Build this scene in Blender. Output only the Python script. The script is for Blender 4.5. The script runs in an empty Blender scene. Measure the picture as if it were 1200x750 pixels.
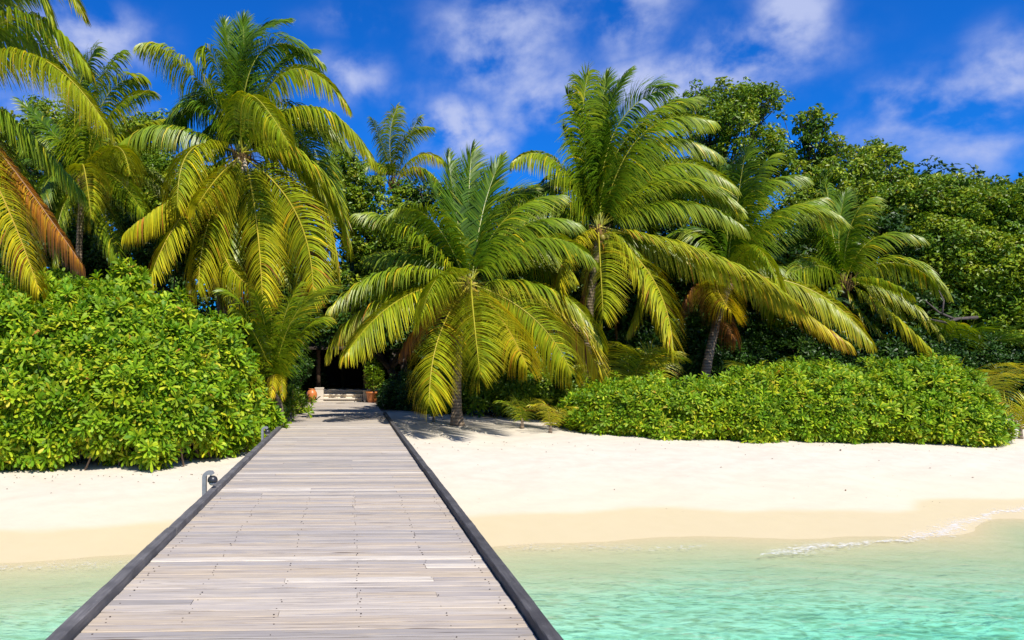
import bpy, math, random
import numpy as np
R = math.radians
sc = bpy.context.scene
col = sc.collection
rng = np.random.default_rng(7)
random.seed(7)

# ------------------------------------------------------------------ camera, sky, sun, exposure
F = 933.0; CX = 440.0; CY = 424.0; EYE = 1.7
def P(px, py, d):
    """point in the world seen at a place of the photograph, d metres ahead"""
    return np.array([(px - CX) * d / F, d, EYE + (CY - py) * d / F])
cam_d = bpy.data.cameras.new('camera'); cam = bpy.data.objects.new('camera', cam_d); col.objects.link(cam)
cam.location = (0, 0, EYE); cam.rotation_euler = (R(90), 0, 0)
cam_d.sensor_width = 36; cam_d.lens = 36 * F / 1200
cam_d.shift_x = (600 - CX) / 1200; cam_d.shift_y = (CY - 375) / 1200
cam_d.clip_end = 3000; cam_d.clip_start = 0.05
sc.camera = cam

SUN_EL = 52.0
sv = np.array([0.30, -0.66]); sv = sv / np.linalg.norm(sv)
SUN = np.array([sv[0] * math.cos(R(SUN_EL)), sv[1] * math.cos(R(SUN_EL)), math.sin(R(SUN_EL))])
w = bpy.data.worlds.new('World'); sc.world = w; w.use_nodes = True
nt = w.node_tree; nt.nodes.clear()
def N(t, typ, **kw):
    n = t.nodes.new(typ)
    for k, v in kw.items():
        if k.startswith('i_'):
            n.inputs[int(k[2:])].default_value = v
        else: setattr(n, k, v)
    return n
def L(t, a, b): t.links.new(a, b)
def M_(t, op, a, b=None, c=None, clamp=False):
    n = t.nodes.new('ShaderNodeMath'); n.operation = op; n.use_clamp = clamp
    for i, v in enumerate((a, b, c)):
        if v is None: continue
        if hasattr(v, 'default_value'): t.links.new(v, n.inputs[i])
        else: n.inputs[i].default_value = v
    return n.outputs[0]
def RAMP(t, fac, stops, interp='LINEAR'):
    n = t.nodes.new('ShaderNodeValToRGB'); n.color_ramp.interpolation = interp
    e = n.color_ramp.elements
    while len(e) < len(stops): e.new(0.5)
    for i, (p, c) in enumerate(stops):
        e[i].position = p; e[i].color = (c[0], c[1], c[2], 1) if hasattr(c, '__len__') else (c, c, c, 1)
    if fac is not None: t.links.new(fac, n.inputs[0])
    return n.outputs[0]
def MIXC(t, fac, a, b, mode='MIX'):
    n = t.nodes.new('ShaderNodeMix'); n.data_type = 'RGBA'; n.blend_type = mode
    for s, v in ((n.inputs[0], fac), (n.inputs[6], a), (n.inputs[7], b)):
        if hasattr(v, 'default_value'): t.links.new(v, s)
        elif hasattr(v, '__len__'): s.default_value = (v[0], v[1], v[2], 1)
        else: s.default_value = v
    return n.outputs[2]
sky = N(nt, 'ShaderNodeTexSky'); sky.sky_type = 'NISHITA'; sky.sun_disc = False
sky.sun_elevation = R(SUN_EL); sky.sun_rotation = math.atan2(SUN[0], SUN[1])
sky.altitude = 0; sky.air_density = 1.0; sky.dust_density = 0.2; sky.ozone_density = 2.0
tc = N(nt, 'ShaderNodeTexCoord'); sep = N(nt, 'ShaderNodeSeparateXYZ'); L(nt, tc.outputs['Generated'], sep.inputs[0])
# deep tropical blue: saturated air colour
skc = MIXC(nt, 1.0, sky.outputs[0], (0.045, 0.52, 1.36), 'MULTIPLY')
az = M_(nt, 'ARCTAN2', sep.outputs[0], sep.outputs[1])
el = M_(nt, 'ARCSINE', sep.outputs[2])
cb = N(nt, 'ShaderNodeCombineXYZ'); L(nt, az, cb.inputs[0]); L(nt, M_(nt, 'MULTIPLY', el, 1.25), cb.inputs[1])
n1 = N(nt, 'ShaderNodeTexNoise'); n1.inputs['Scale'].default_value = 11; n1.inputs['Detail'].default_value = 10; n1.inputs['Roughness'].default_value = 0.54; n1.inputs['Distortion'].default_value = 0.12
L(nt, cb.outputs[0], n1.inputs['Vector'])
def azel(px, py):
    v = np.array([(px - CX) / F, 1, (CY - py) / F]); v /= np.linalg.norm(v)
    return math.atan2(v[0], v[1]), math.asin(v[2])
clouds = [(105,48,60,34,.75),(70,20,40,30,.5),(60,120,90,40,.5),(585,55,75,60,.62),(630,120,60,45,.62),(535,150,42,32,.9),(580,168,36,22,.6),
          (870,70,80,36,.7),(800,92,80,28,.8),(925,25,32,34,.85),(740,18,45,45,.6),(650,20,60,30,.4),(410,92,45,28,.6),(480,120,50,30,.3),
          (1120,125,85,36,.68),(1050,112,40,18,.6),(1185,88,40,36,.75),(1155,165,60,30,.5),(300,230,60,60,.3), (410,22,50,18,.35)]
tot = None
for (px, py, rx, ry, s) in clouds:
    a, e = azel(px, py)
    dx = M_(nt, 'DIVIDE', M_(nt, 'SUBTRACT', az, a), rx / F); dy = M_(nt, 'DIVIDE', M_(nt, 'SUBTRACT', el, e), ry / F)
    r2 = M_(nt, 'ADD', M_(nt, 'MULTIPLY', dx, dx), M_(nt, 'MULTIPLY', dy, dy))
    g = M_(nt, 'MULTIPLY', M_(nt, 'EXPONENT', M_(nt, 'MULTIPLY', r2, -0.8)), s)
    tot = g if tot is None else M_(nt, 'MAXIMUM', tot, g)
# scattered clouds over the rest of the sky
n0 = N(nt, 'ShaderNodeTexNoise'); n0.inputs['Scale'].default_value = 2.2; n0.inputs['Detail'].default_value = 3
L(nt, cb.outputs[0], n0.inputs['Vector'])
away = M_(nt, 'MULTIPLY', M_(nt, 'ABSOLUTE', az), 1.0)
away = M_(nt, 'SMOOTH_MAX', 0.0, M_(nt, 'SUBTRACT', away, 1.0), 0.1)
gen = M_(nt, 'MULTIPLY', M_(nt, 'MULTIPLY', M_(nt, 'SUBTRACT', n0.outputs[0], 0.45, clamp=True), 4.0), away, clamp=True)
tot = M_(nt, 'MAXIMUM', tot, gen)
cl = M_(nt, 'MULTIPLY', tot, M_(nt, 'MULTIPLY_ADD', n1.outputs[0], 4.6, -1.45))
cl = N(nt, 'ShaderNodeMapRange', interpolation_type='SMOOTHSTEP'); 
L(nt, M_(nt, 'MULTIPLY', tot, M_(nt, 'MULTIPLY_ADD', n1.outputs[0], 4.8, -1.66)), cl.inputs[0])
cl.inputs[1].default_value = 0.0; cl.inputs[2].default_value = 0.85
cloudf = M_(nt, 'MULTIPLY', cl.outputs[0], 0.88)
skyc = MIXC(nt, cloudf, skc, (4.6, 5.2, 7.6))
bg = N(nt, 'ShaderNodeBackground'); bg.inputs[1].default_value = 0.092
L(nt, skyc, bg.inputs[0]); wo = N(nt, 'ShaderNodeOutputWorld'); L(nt, bg.outputs[0], wo.inputs[0])

sl = bpy.data.lights.new('sun', 'SUN'); sl.energy = 4.8; sl.angle = R(0.53); sl.color = (1.0, 0.95, 0.86)
so = bpy.data.objects.new('sun', sl); col.objects.link(so)
from mathutils import Vector
so.rotation_euler = Vector(SUN).to_track_quat('Z', 'Y').to_euler()
sc.view_settings.view_transform = 'Standard'; sc.view_settings.look = 'None'
sc.view_settings.exposure = 0.35; sc.view_settings.gamma = 1.0; sc.view_settings.use_curve_mapping = False
sc.cycles.max_bounces = 8; sc.cycles.transparent_max_bounces = 16; sc.cycles.caustics_reflective = False
sc.cycles.caustics_refractive = False
sc.cycles.sample_clamp_indirect = 4

# ------------------------------------------------------------------ helpers
def nrm(a):
    a = np.asarray(a, float); n = np.linalg.norm(a, axis=-1, keepdims=True); return a / np.maximum(n, 1e-9)
UP = np.array([0, 0, 1.0])
def tag(o, label=None, cat=None, group=None, kind=None):
    if label: o['label'] = label
    if cat: o['category'] = cat
    if group: o['group'] = group
    if kind: o['kind'] = kind
    return o
def empty(name, loc, label, cat, group=None, rz=0):
    o = bpy.data.objects.new(name, None); col.objects.link(o); o.empty_display_size = 0.2
    o.location = tuple(loc); o.rotation_euler = (0, 0, rz); return tag(o, label, cat, group)
def mesh_np(name, V, Q, mats, parent=None, attrs=None, matidx=None, smooth=False):
    """V (n,3); Q list of face arrays (m,k); world coordinates: a parent's place is taken off"""
    V = np.asarray(V, float)
    if parent is not None: V = V - np.array(parent.location)
    me = bpy.data.meshes.new(name)
    Qs = [np.asarray(q, int) for q in (Q if isinstance(Q, list) else [Q]) if len(q)]
    me.vertices.add(len(V)); me.vertices.foreach_set('co', V.astype(np.float32).ravel())
    li = np.concatenate([q.ravel() for q in Qs]); tot = np.concatenate([np.full(len(q), q.shape[1]) for q in Qs])
    st = np.concatenate([[0], np.cumsum(tot)[:-1]])
    me.loops.add(len(li)); me.loops.foreach_set('vertex_index', li.astype(np.int32))
    me.polygons.add(len(tot)); me.polygons.foreach_set('loop_start', st.astype(np.int32)); me.polygons.foreach_set('loop_total', tot.astype(np.int32))
    if matidx is not None: me.polygons.foreach_set('material_index', np.asarray(matidx, np.int32))
    me.polygons.foreach_set('use_smooth', np.full(len(tot), smooth))
    for k, v in (attrs or {}).items():
        a = me.attributes.new(k, 'FLOAT', 'POINT'); a.data.foreach_set('value', np.asarray(v, np.float32))
    me.update(); me.validate()
    for m in (mats if isinstance(mats, (list, tuple)) else [mats]): me.materials.append(m)
    o = bpy.data.objects.new(name, me); col.objects.link(o)
    if parent is not None: o.parent = parent
    return o
class MB:
    def __init__(s): s.V = []; s.Q = {}; s.n = 0; s.A = {}
    def add(s, V, Q, **attrs):
        V = np.asarray(V, float).reshape(-1, 3)
        for q in (Q if (isinstance(Q, list) and isinstance(Q[0], np.ndarray)) else [Q]):
            q = np.asarray(q, int)
            if len(q): s.Q.setdefault(q.shape[1], []).append(q + s.n)
        for k, v in attrs.items():
            s.A.setdefault(k, []).append(np.broadcast_to(np.asarray(v, float), (len(V),)))
        s.V.append(V); s.n += len(V); return s
    def box(s, c, size, rot=None):
        c = np.asarray(c, float); h = np.asarray(size, float) / 2
        v = np.array([[x, y, z] for z in (-1, 1) for y in (-1, 1) for x in (-1, 1)]) * h
        if rot is not None: v = v @ np.array(rot).T
        return s.add(v + c, [[0, 2, 3, 1], [4, 5, 7, 6], [0, 1, 5, 4], [2, 6, 7, 3], [0, 4, 6, 2], [1, 3, 7, 5]])
    def tube(s, pts, rad, k=8, cap=True, **attrs):
        pts = np.asarray(pts, float); n = len(pts); rad = np.broadcast_to(np.asarray(rad, float), (n,))
        T = nrm(np.gradient(pts, axis=0)); ref = np.array([0.3, 0.9, 0.1]) if abs(T[0][2]) > 0.8 else UP
        A = nrm(np.cross(T, ref)); B = np.cross(T, A)
        th = np.linspace(0, 2 * np.pi, k, endpoint=False)
        V = pts[:, None] + rad[:, None, None] * (np.cos(th)[None, :, None] * A[:, None] + np.sin(th)[None, :, None] * B[:, None])
        i = np.arange(n - 1)[:, None] * k; j = np.arange(k)[None]; j2 = (j + 1) % k
        Q = np.stack([i + j, i + j2, i + k + j2, i + k + j], -1).reshape(-1, 4)
        qs = [Q]
        V = V.reshape(-1, 3)
        if cap:
            V = np.concatenate([V, pts[:1], pts[-1:]])
            a = np.arange(k); qs.append(np.stack([np.full(k, n * k), (a + 1) % k, a], -1))
            b = (n - 1) * k; qs.append(np.stack([np.full(k, n * k + 1), b + a, b + (a + 1) % k], -1))
        return s.add(V, qs, **attrs)
    def lathe(s, c, prof, k=28):
        c = np.asarray(c, float); th = np.linspace(0, 2 * np.pi, k, endpoint=False)
        V = np.array([[r * math.cos(t), r * math.sin(t), z] for r, z in prof for t in th]) + c
        n = len(prof); i = np.arange(n - 1)[:, None] * k; j = np.arange(k)[None]; j2 = (j + 1) % k
        return s.add(V, np.stack([i + j, i + j2, i + k + j2, i + k + j], -1).reshape(-1, 4))
    def build(s, name, mats, parent=None, smooth=False, order=None):
        V = np.concatenate(s.V); Q = [np.concatenate(q) for q in s.Q.values()]
        A = {k: np.concatenate(v) for k, v in s.A.items()}
        return mesh_np(name, V, Q, mats, parent, A, None, smooth)

# ------------------------------------------------------------------ materials
def mat(name):
    m = bpy.data.materials.new(name); m.use_nodes = True; t = m.node_tree; t.nodes.clear()
    o = t.nodes.new('ShaderNodeOutputMaterial'); b = t.nodes.new('ShaderNodeBsdfPrincipled'); t.links.new(b.outputs[0], o.inputs[0])
    return m, t, b, o
def noise(t, scale, detail=5, rough=0.55, vec=None, dist=0):
    n = t.nodes.new('ShaderNodeTexNoise'); n.inputs['Scale'].default_value = scale; n.inputs['Detail'].default_value = detail
    n.inputs['Roughness'].default_value = rough; n.inputs['Distortion'].default_value = dist
    if vec is not None: t.links.new(vec, n.inputs['Vector'])
    return n.outputs[0]
def objco(t, scale=(1, 1, 1), rot=(0, 0, 0), src='Object'):
    c = t.nodes.new('ShaderNodeTexCoord'); m = t.nodes.new('ShaderNodeMapping'); m.inputs['Scale'].default_value = scale; m.inputs['Rotation'].default_value = rot
    t.links.new(c.outputs[src], m.inputs[0]); return m.outputs[0]
def bump(t, b, h, strength=0.3, dist=0.02):
    n = t.nodes.new('ShaderNodeBump'); n.inputs['Strength'].default_value = strength; n.inputs['Distance'].default_value = dist
    t.links.new(h, n.inputs['Height']); t.links.new(n.outputs[0], b.inputs['Normal']); return n
def leafmat(name, stops, rough=0.38, trans=0.3, spec=0.5, tgain=(1.5, 1.35, 0.5), vary=0.35):
    m, t, b, o = mat(name)
    a = N(t, 'ShaderNodeAttribute', attribute_name='dry'); tn = N(t, 'ShaderNodeAttribute', attribute_name='tone')
    c = RAMP(t, a.outputs['Fac'], stops)
    k = M_(t, 'MULTIPLY_ADD', tn.outputs['Fac'], 2 * vary, 1 - vary)
    cc = N(t, 'ShaderNodeVectorMath', operation='SCALE'); L(t, c, cc.inputs[0]); L(t, k, cc.inputs['Scale'])
    L(t, cc.outputs[0], b.inputs['Base Color']); b.inputs['Roughness'].default_value = rough
    b.inputs['Specular IOR Level'].default_value = spec
    tr = N(t, 'ShaderNodeBsdfTranslucent'); L(t, MIXC(t, 1.0, cc.outputs[0], tgain, 'MULTIPLY'), tr.inputs[0])
    mx = N(t, 'ShaderNodeMixShader'); mx.inputs[0].default_value = trans
    L(t, b.outputs[0], mx.inputs[1]); L(t, tr.outputs[0], mx.inputs[2]); L(t, mx.outputs[0], o.inputs[0])
    return m
M = {}
M['frond'] = leafmat('palm_leaf', [(0, (.045, .11, .006)), (.18, (.085, .17, .007)), (.33, (.185, .27, .009)), (.52, (.35, .36, .012)), (.72, (.60, .47, .016)), (.88, (.42, .17, .020)), (1, (.16, .075, .03))], rough=.36, trans=.28, spec=.28)
M['scaevola'] = leafmat('shrub_leaf', [(0, (.10, .23, .008)), (.4, (.26, .39, .012)), (.75, (.52, .52, .02)), (.93, (.60, .46, .04)), (1, (.45, .22, .04))], rough=.5, trans=.3, spec=.22, vary=.34)
M['broad'] = leafmat('broad_leaf', [(0, (.065, .145, .006)), (.5, (.17, .265, .010)), (.85, (.32, .36, .014)), (1, (.32, .25, .04))], rough=.4, trans=.22, spec=.28)
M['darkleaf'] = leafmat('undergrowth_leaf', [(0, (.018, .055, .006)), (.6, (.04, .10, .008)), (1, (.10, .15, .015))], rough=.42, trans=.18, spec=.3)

def m_rachis():
    m, t, b, o = mat('frond_stalk')
    a = N(t, 'ShaderNodeAttribute', attribute_name='dry')
    L(t, RAMP(t, a.outputs['Fac'], [(0, (.12, .20, .015)), (.45, (.36, .34, .02)), (.7, (.5, .35, .03)), (1, (.25, .12, .04))]), b.inputs['Base Color'])
    b.inputs['Roughness'].default_value = .4; return m
M['rachis'] = m_rachis()
def m_bark(name, c1, c2, rings=True):
    m, t, b, o = mat(name)
    v = objco(t); nz = noise(t, 9, 6, .6, v)
    wv = N(t, 'ShaderNodeTexWave'); wv.bands_direction = 'Z'; wv.inputs['Scale'].default_value = 3.2; wv.inputs['Distortion'].default_value = 2.0; wv.inputs['Detail'].default_value = 3; L(t, v, wv.inputs[0])
    f = M_(t, 'MULTIPLY_ADD', wv.outputs[1], .35 if rings else .0, M_(t, 'MULTIPLY', nz, .75))
    L(t, RAMP(t, f, [(.25, c1), (.75, c2)]), b.inputs['Base Color']); b.inputs['Roughness'].default_value = .85
    bump(t, b, f, .7, .04); return m
M['bark'] = m_bark('palm_bark', (.09, .062, .04), (.27, .20, .13))
M['treebark'] = m_bark('tree_bark', (.05, .04, .03), (.16, .13, .10), False)
def m_fibre():
    m, t, b, o = mat('palm_fibre'); v = objco(t, (14, 14, 3)); nz = noise(t, 4, 6, .7, v)
    L(t, RAMP(t, nz, [(.3, (.08, .04, .012)), (.7, (.34, .19, .05))]), b.inputs['Base Color']); b.inputs['Roughness'].default_value = .9
    bump(t, b, nz, .9, .05); return m
M['fibre'] = m_fibre()
def m_simple(name, c, rough=.5, var=.15, scale=6, bs=.2, bd=.01, spec=.5):
    m, t, b, o = mat(name); nz = noise(t, scale, 6, .6, objco(t))
    c = np.array(c); L(t, RAMP(t, nz, [(.25, tuple(c * (1 - var))), (.75, tuple(np.minimum(c * (1 + var), 1)))]), b.inputs['Base Color'])
    b.inputs['Roughness'].default_value = rough; b.inputs['Specular IOR Level'].default_value = spec; bump(t, b, nz, bs, bd); return m
M['nut'] = m_simple('coconut_husk', (.30, .24, .04), .45)
M['spathe'] = m_simple('dry_spathe', (.55, .42, .27), .7)
M['stem'] = m_simple('shrub_stem', (.20, .13, .07), .8)
M['terracotta'] = m_simple('terracotta', (.52, .17, .045), .35, .2, 5)
M['white_stone'] = m_simple('white_coral_plaster', (.72, .64, .52), .8, .1, 3)
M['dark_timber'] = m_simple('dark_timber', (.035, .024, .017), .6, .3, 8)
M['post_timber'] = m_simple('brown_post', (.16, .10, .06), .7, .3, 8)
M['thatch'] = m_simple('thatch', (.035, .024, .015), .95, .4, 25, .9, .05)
M['grey_metal'] = m_simple('weathered_grey_bracket', (.22, .225, .23), .55, .2, 12)
M['lamp_dark'] = m_simple('dark_lamp_shell', (.03, .03, .032), .35, .2, 10)
M['lamp_glass'] = m_simple('lamp_glass', (.45, .42, .36), .15, .1, 10)
M['nail'] = m_simple('rusty_nail', (.05, .03, .02), .7)
M['litter'] = m_simple('leaf_litter', (.16, .10, .05), .9, .5, 3)

def m_deck():
    m, t, b, o = mat('weathered_deck_board')
    g = N(t, 'ShaderNodeNewGeometry'); rnd = g.outputs['Random Per Island']
    cx = N(t, 'ShaderNodeTexCoord'); off = N(t, 'ShaderNodeCombineXYZ'); L(t, M_(t, 'MULTIPLY', rnd, 37.0), off.inputs[0]); L(t, M_(t, 'MULTIPLY', rnd, 91.0), off.inputs[2])
    ad = N(t, 'ShaderNodeVectorMath', operation='ADD'); L(t, cx.outputs['Object'], ad.inputs[0]); L(t, off.outputs[0], ad.inputs[1])
    def mp(s):
        q = N(t, 'ShaderNodeMapping'); q.inputs['Scale'].default_value = s; L(t, ad.outputs[0], q.inputs[0]); return q.outputs[0]
    grain = noise(t, 1, 8, .65, mp((2.2, 55, 1)), .4)
    blot = noise(t, 1, 5, .6, mp((1.3, 9, 1)), .6)
    rag = N(t, 'ShaderNodeTexWhiteNoise'); rag.noise_dimensions = '1D'; L(t, M_(t, 'MULTIPLY', rnd, 913.7), rag.inputs['W'])
    base = RAMP(t, rnd, [(0, (.41, .365, .33)), (.15, (.56, .46, .35)), (.28, (.47, .41, .37)), (.42, (.60, .52, .44)), (.54, (.37, .335, .315)), (.66, (.54, .44, .335)), (.78, (.50, .44, .39)), (.88, (.74, .66, .56)), (.95, (.44, .40, .38))], 'CONSTANT')
    c = MIXC(t, M_(t, 'MULTIPLY', RAMP(t, blot, [(.42, 0), (.66, 1)]), .65), base, (.40, .365, .37))
    c = MIXC(t, M_(t, 'MULTIPLY', RAMP(t, blot, [(.34, 1), (.46, 0)]), .55), c, (.58, .47, .34))
    c = MIXC(t, 1.0, c, RAMP(t, grain, [(.28, (.55, .52, .5)), (.5, (1, 1, 1)), (.75, (1.0, 1.0, 1.0))]), 'MULTIPLY')
    crack = RAMP(t, noise(t, 1, 3, .5, mp((1.1, 42, 1)), .2), [(.27, (.35, .3, .28)), (.33, (1, 1, 1))])
    c = MIXC(t, 1.0, c, crack, 'MULTIPLY'); hs = N(t, 'ShaderNodeHueSaturation'); hs.inputs['Saturation'].default_value = .85; L(t, c, hs.inputs['Color']); c = MIXC(t, 1.0, hs.outputs[0], (.90, .875, .81), 'MULTIPLY')
    L(t, c, b.inputs['Base Color']); b.inputs['Roughness'].default_value = .75; b.inputs['Specular IOR Level'].default_value = .3
    bump(t, b, grain, .45, .004); return m
M['deck'] = m_deck()
def m_rail(name, c1, c2):
    m, t, b, o = mat(name); g1 = noise(t, 1, 8, .65, objco(t, (40, 2.0, 40)), .3); g2 = noise(t, 2.5, 5, .6, objco(t))
    c = MIXC(t, RAMP(t, g2, [(.35, 0), (.65, 1)]), RAMP(t, g1, [(.3, c1), (.7, c2)]), tuple(np.array(c1) * 1.1))
    sp = RAMP(t, noise(t, 60, 2, .5, objco(t)), [(.70, 0), (.76, 1)])
    c = MIXC(t, M_(t, 'MULTIPLY', sp, .5), c, (.35, .34, .33))
    L(t, c, b.inputs['Base Color']); b.inputs['Roughness'].default_value = .8; bump(t, b, g1, .6, .006); return m
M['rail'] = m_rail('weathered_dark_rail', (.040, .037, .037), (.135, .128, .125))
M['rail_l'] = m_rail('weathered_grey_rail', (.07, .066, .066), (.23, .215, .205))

def m_sand():
    m, t, b, o = mat('coral_sand')
    g = N(t, 'ShaderNodeNewGeometry'); s = N(t, 'ShaderNodeSeparateXYZ'); L(t, g.outputs['Position'], s.inputs[0])
    co = objco(t)
    big = noise(t, .35, 4, .5, co); med = noise(t, 3.5, 6, .6, co); fine = noise(t, 90, 4, .7, co)
    z = M_(t, 'ADD', s.outputs[2], M_(t, 'MULTIPLY', M_(t, 'SUBTRACT', big, .5), .10))
    wet = N(t, 'ShaderNodeMapRange', interpolation_type='SMOOTHSTEP'); L(t, z, wet.inputs[0])
    wet.inputs[1].default_value = -0.85; wet.inputs[2].default_value = -0.888; wet.inputs[3].default_value = 0; wet.inputs[4].default_value = 1
    damp = N(t, 'ShaderNodeMapRange', interpolation_type='SMOOTHSTEP'); L(t, z, damp.inputs[0])
    damp.inputs[1].default_value = -0.45; damp.inputs[2].default_value = -0.86; damp.inputs[3].default_value = 0; damp.inputs[4].default_value = 1
    dry = RAMP(t, med, [(.3, (.60, .53, .42)), (.7, (.67, .60, .485))])
    dry = MIXC(t, M_(t, 'MULTIPLY', damp.outputs[0], .7), dry, (.66, .565, .40))
    c = MIXC(t, wet.outputs[0], dry, MIXC(t, med, (.63, .52, .31), (.67, .56, .35)))
    # sunk sand: bright net of sunlight caustics painted into the seabed colour
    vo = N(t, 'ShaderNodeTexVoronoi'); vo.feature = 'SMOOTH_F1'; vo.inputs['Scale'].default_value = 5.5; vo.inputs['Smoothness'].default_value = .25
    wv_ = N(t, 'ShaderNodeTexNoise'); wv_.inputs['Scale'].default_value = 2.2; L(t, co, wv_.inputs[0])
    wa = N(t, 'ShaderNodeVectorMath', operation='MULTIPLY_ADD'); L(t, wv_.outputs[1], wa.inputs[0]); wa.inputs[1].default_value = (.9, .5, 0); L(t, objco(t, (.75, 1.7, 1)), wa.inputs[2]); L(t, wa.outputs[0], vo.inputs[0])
    caustic_net = M_(t, 'MULTIPLY_ADD', noise(t, 5, 4, .6, co), .35, M_(t, 'MULTIPLY', vo.outputs['Distance'], .65))
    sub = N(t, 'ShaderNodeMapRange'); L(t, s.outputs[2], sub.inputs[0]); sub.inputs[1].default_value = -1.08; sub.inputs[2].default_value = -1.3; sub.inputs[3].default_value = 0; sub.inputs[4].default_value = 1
    c = MIXC(t, sub.outputs[0], c, RAMP(t, caustic_net, [(.22, (.54, .48, .31)), (.40, (.76, .70, .47)), (.54, (1.0, .96, .74))]))
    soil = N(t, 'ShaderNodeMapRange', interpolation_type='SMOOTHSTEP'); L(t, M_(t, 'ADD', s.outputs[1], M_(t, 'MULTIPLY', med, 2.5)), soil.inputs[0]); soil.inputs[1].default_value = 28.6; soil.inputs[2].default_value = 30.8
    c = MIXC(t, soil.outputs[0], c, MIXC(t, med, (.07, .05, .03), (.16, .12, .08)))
    speck = RAMP(t, noise(t, 28, 3, .5, co), [(.74, 0), (.77, 1)])
    c = MIXC(t, M_(t, 'MULTIPLY', speck, .35), c, (.45, .36, .24))
    L(t, c, b.inputs['Base Color'])
    L(t, M_(t, 'MULTIPLY_ADD', wet.outputs[0], -.45, .92), b.inputs['Roughness']); b.inputs['Specular IOR Level'].default_value = .3
    h = M_(t, 'ADD', M_(t, 'MULTIPLY', fine, .10), M_(t, 'ADD', M_(t, 'MULTIPLY', med, 1.0), M_(t, 'MULTIPLY', noise(t, 1.3, 2, .5, co), 1.2)))
    n = bump(t, b, h, .35, .03); L(t, M_(t, 'MULTIPLY_ADD', wet.outputs[0], -.28, .35), n.inputs['Strength'])
    return m
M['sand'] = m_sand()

def m_water():
    m, t, b, o = mat('lagoon_water'); t.nodes.remove(b)
    c = objco(t, (.8, 1.7, 1), (0, 0, R(10)))
    h = M_(t, 'ADD', M_(t, 'MULTIPLY', noise(t, 3.4, 2, .5, c, .5), 1.0), M_(t, 'MULTIPLY', noise(t, 11, 3, .55, c, .3), .40))
    bp = N(t, 'ShaderNodeBump'); bp.inputs['Strength'].default_value = 1.0; bp.inputs['Distance'].default_value = .085; L(t, h, bp.inputs['Height'])
    fr = N(t, 'ShaderNodeFresnel'); fr.inputs[0].default_value = 1.28; L(t, bp.outputs[0], fr.inputs['Normal'])
    gl = N(t, 'ShaderNodeBsdfGlossy'); gl.inputs['Roughness'].default_value = .06; L(t, bp.outputs[0], gl.inputs['Normal'])
    tr = N(t, 'ShaderNodeBsdfTransparent')
    # surf-stirred milky water just under the surface
    df = N(t, 'ShaderNodeBsdfDiffuse'); df.inputs[0].default_value = (.12, .58, .43, 1); L(t, bp.outputs[0], df.inputs['Normal'])
    dp = N(t, 'ShaderNodeAttribute', attribute_name='depth')
    L(t, M_(t, 'MULTIPLY_ADD', RAMP(t, dp.outputs['Fac'], [(0, 0), (.3, .75), (.7, 1)]), .75, .25), bp.inputs['Strength'])
    m1 = N(t, 'ShaderNodeMixShader'); L(t, RAMP(t, dp.outputs['Fac'], [(0, 0), (.25, .12), (.8, .27)]), m1.inputs[0]); L(t, tr.outputs[0], m1.inputs[1]); L(t, df.outputs[0], m1.inputs[2])
    m2 = N(t, 'ShaderNodeMixShader'); L(t, M_(t, 'MULTIPLY', fr.outputs[0], .62), m2.inputs[0]); L(t, m1.outputs[0], m2.inputs[1]); L(t, gl.outputs[0], m2.inputs[2])
    L(t, m2.outputs[0], o.inputs[0])
    va = N(t, 'ShaderNodeVolumeAbsorption'); va.inputs['Color'].default_value = (.0, .80, .70, 1); va.inputs['Density'].default_value = .86
    L(t, va.outputs[0], o.inputs['Volume'])
    return m
M['water'] = m_water()
def m_foam():
    m, t, b, o = mat('sea_foam'); b.inputs['Base Color'].default_value = (.8, .8, .8, 1); b.inputs['Roughness'].default_value = .9
    a = N(t, 'ShaderNodeAttribute', attribute_name='edge')
    n = noise(t, 14, 5, .65, objco(t, (1, 1.4, 1)), .8)
    f = N(t, 'ShaderNodeMapRange', interpolation_type='SMOOTHSTEP'); L(t, M_(t, 'ADD', n, M_(t, 'MULTIPLY', a.outputs['Fac'], .27)), f.inputs[0])
    f.inputs[1].default_value = .66; f.inputs[2].default_value = .86
    tr = N(t, 'ShaderNodeBsdfTransparent'); mx = N(t, 'ShaderNodeMixShader'); L(t, M_(t, 'MULTIPLY', f.outputs[0], .6), mx.inputs[0]); L(t, tr.outputs[0], mx.inputs[1]); L(t, b.outputs[0], mx.inputs[2]); L(t, mx.outputs[0], o.inputs[0])
    return m
M['foam'] = m_foam()

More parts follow.
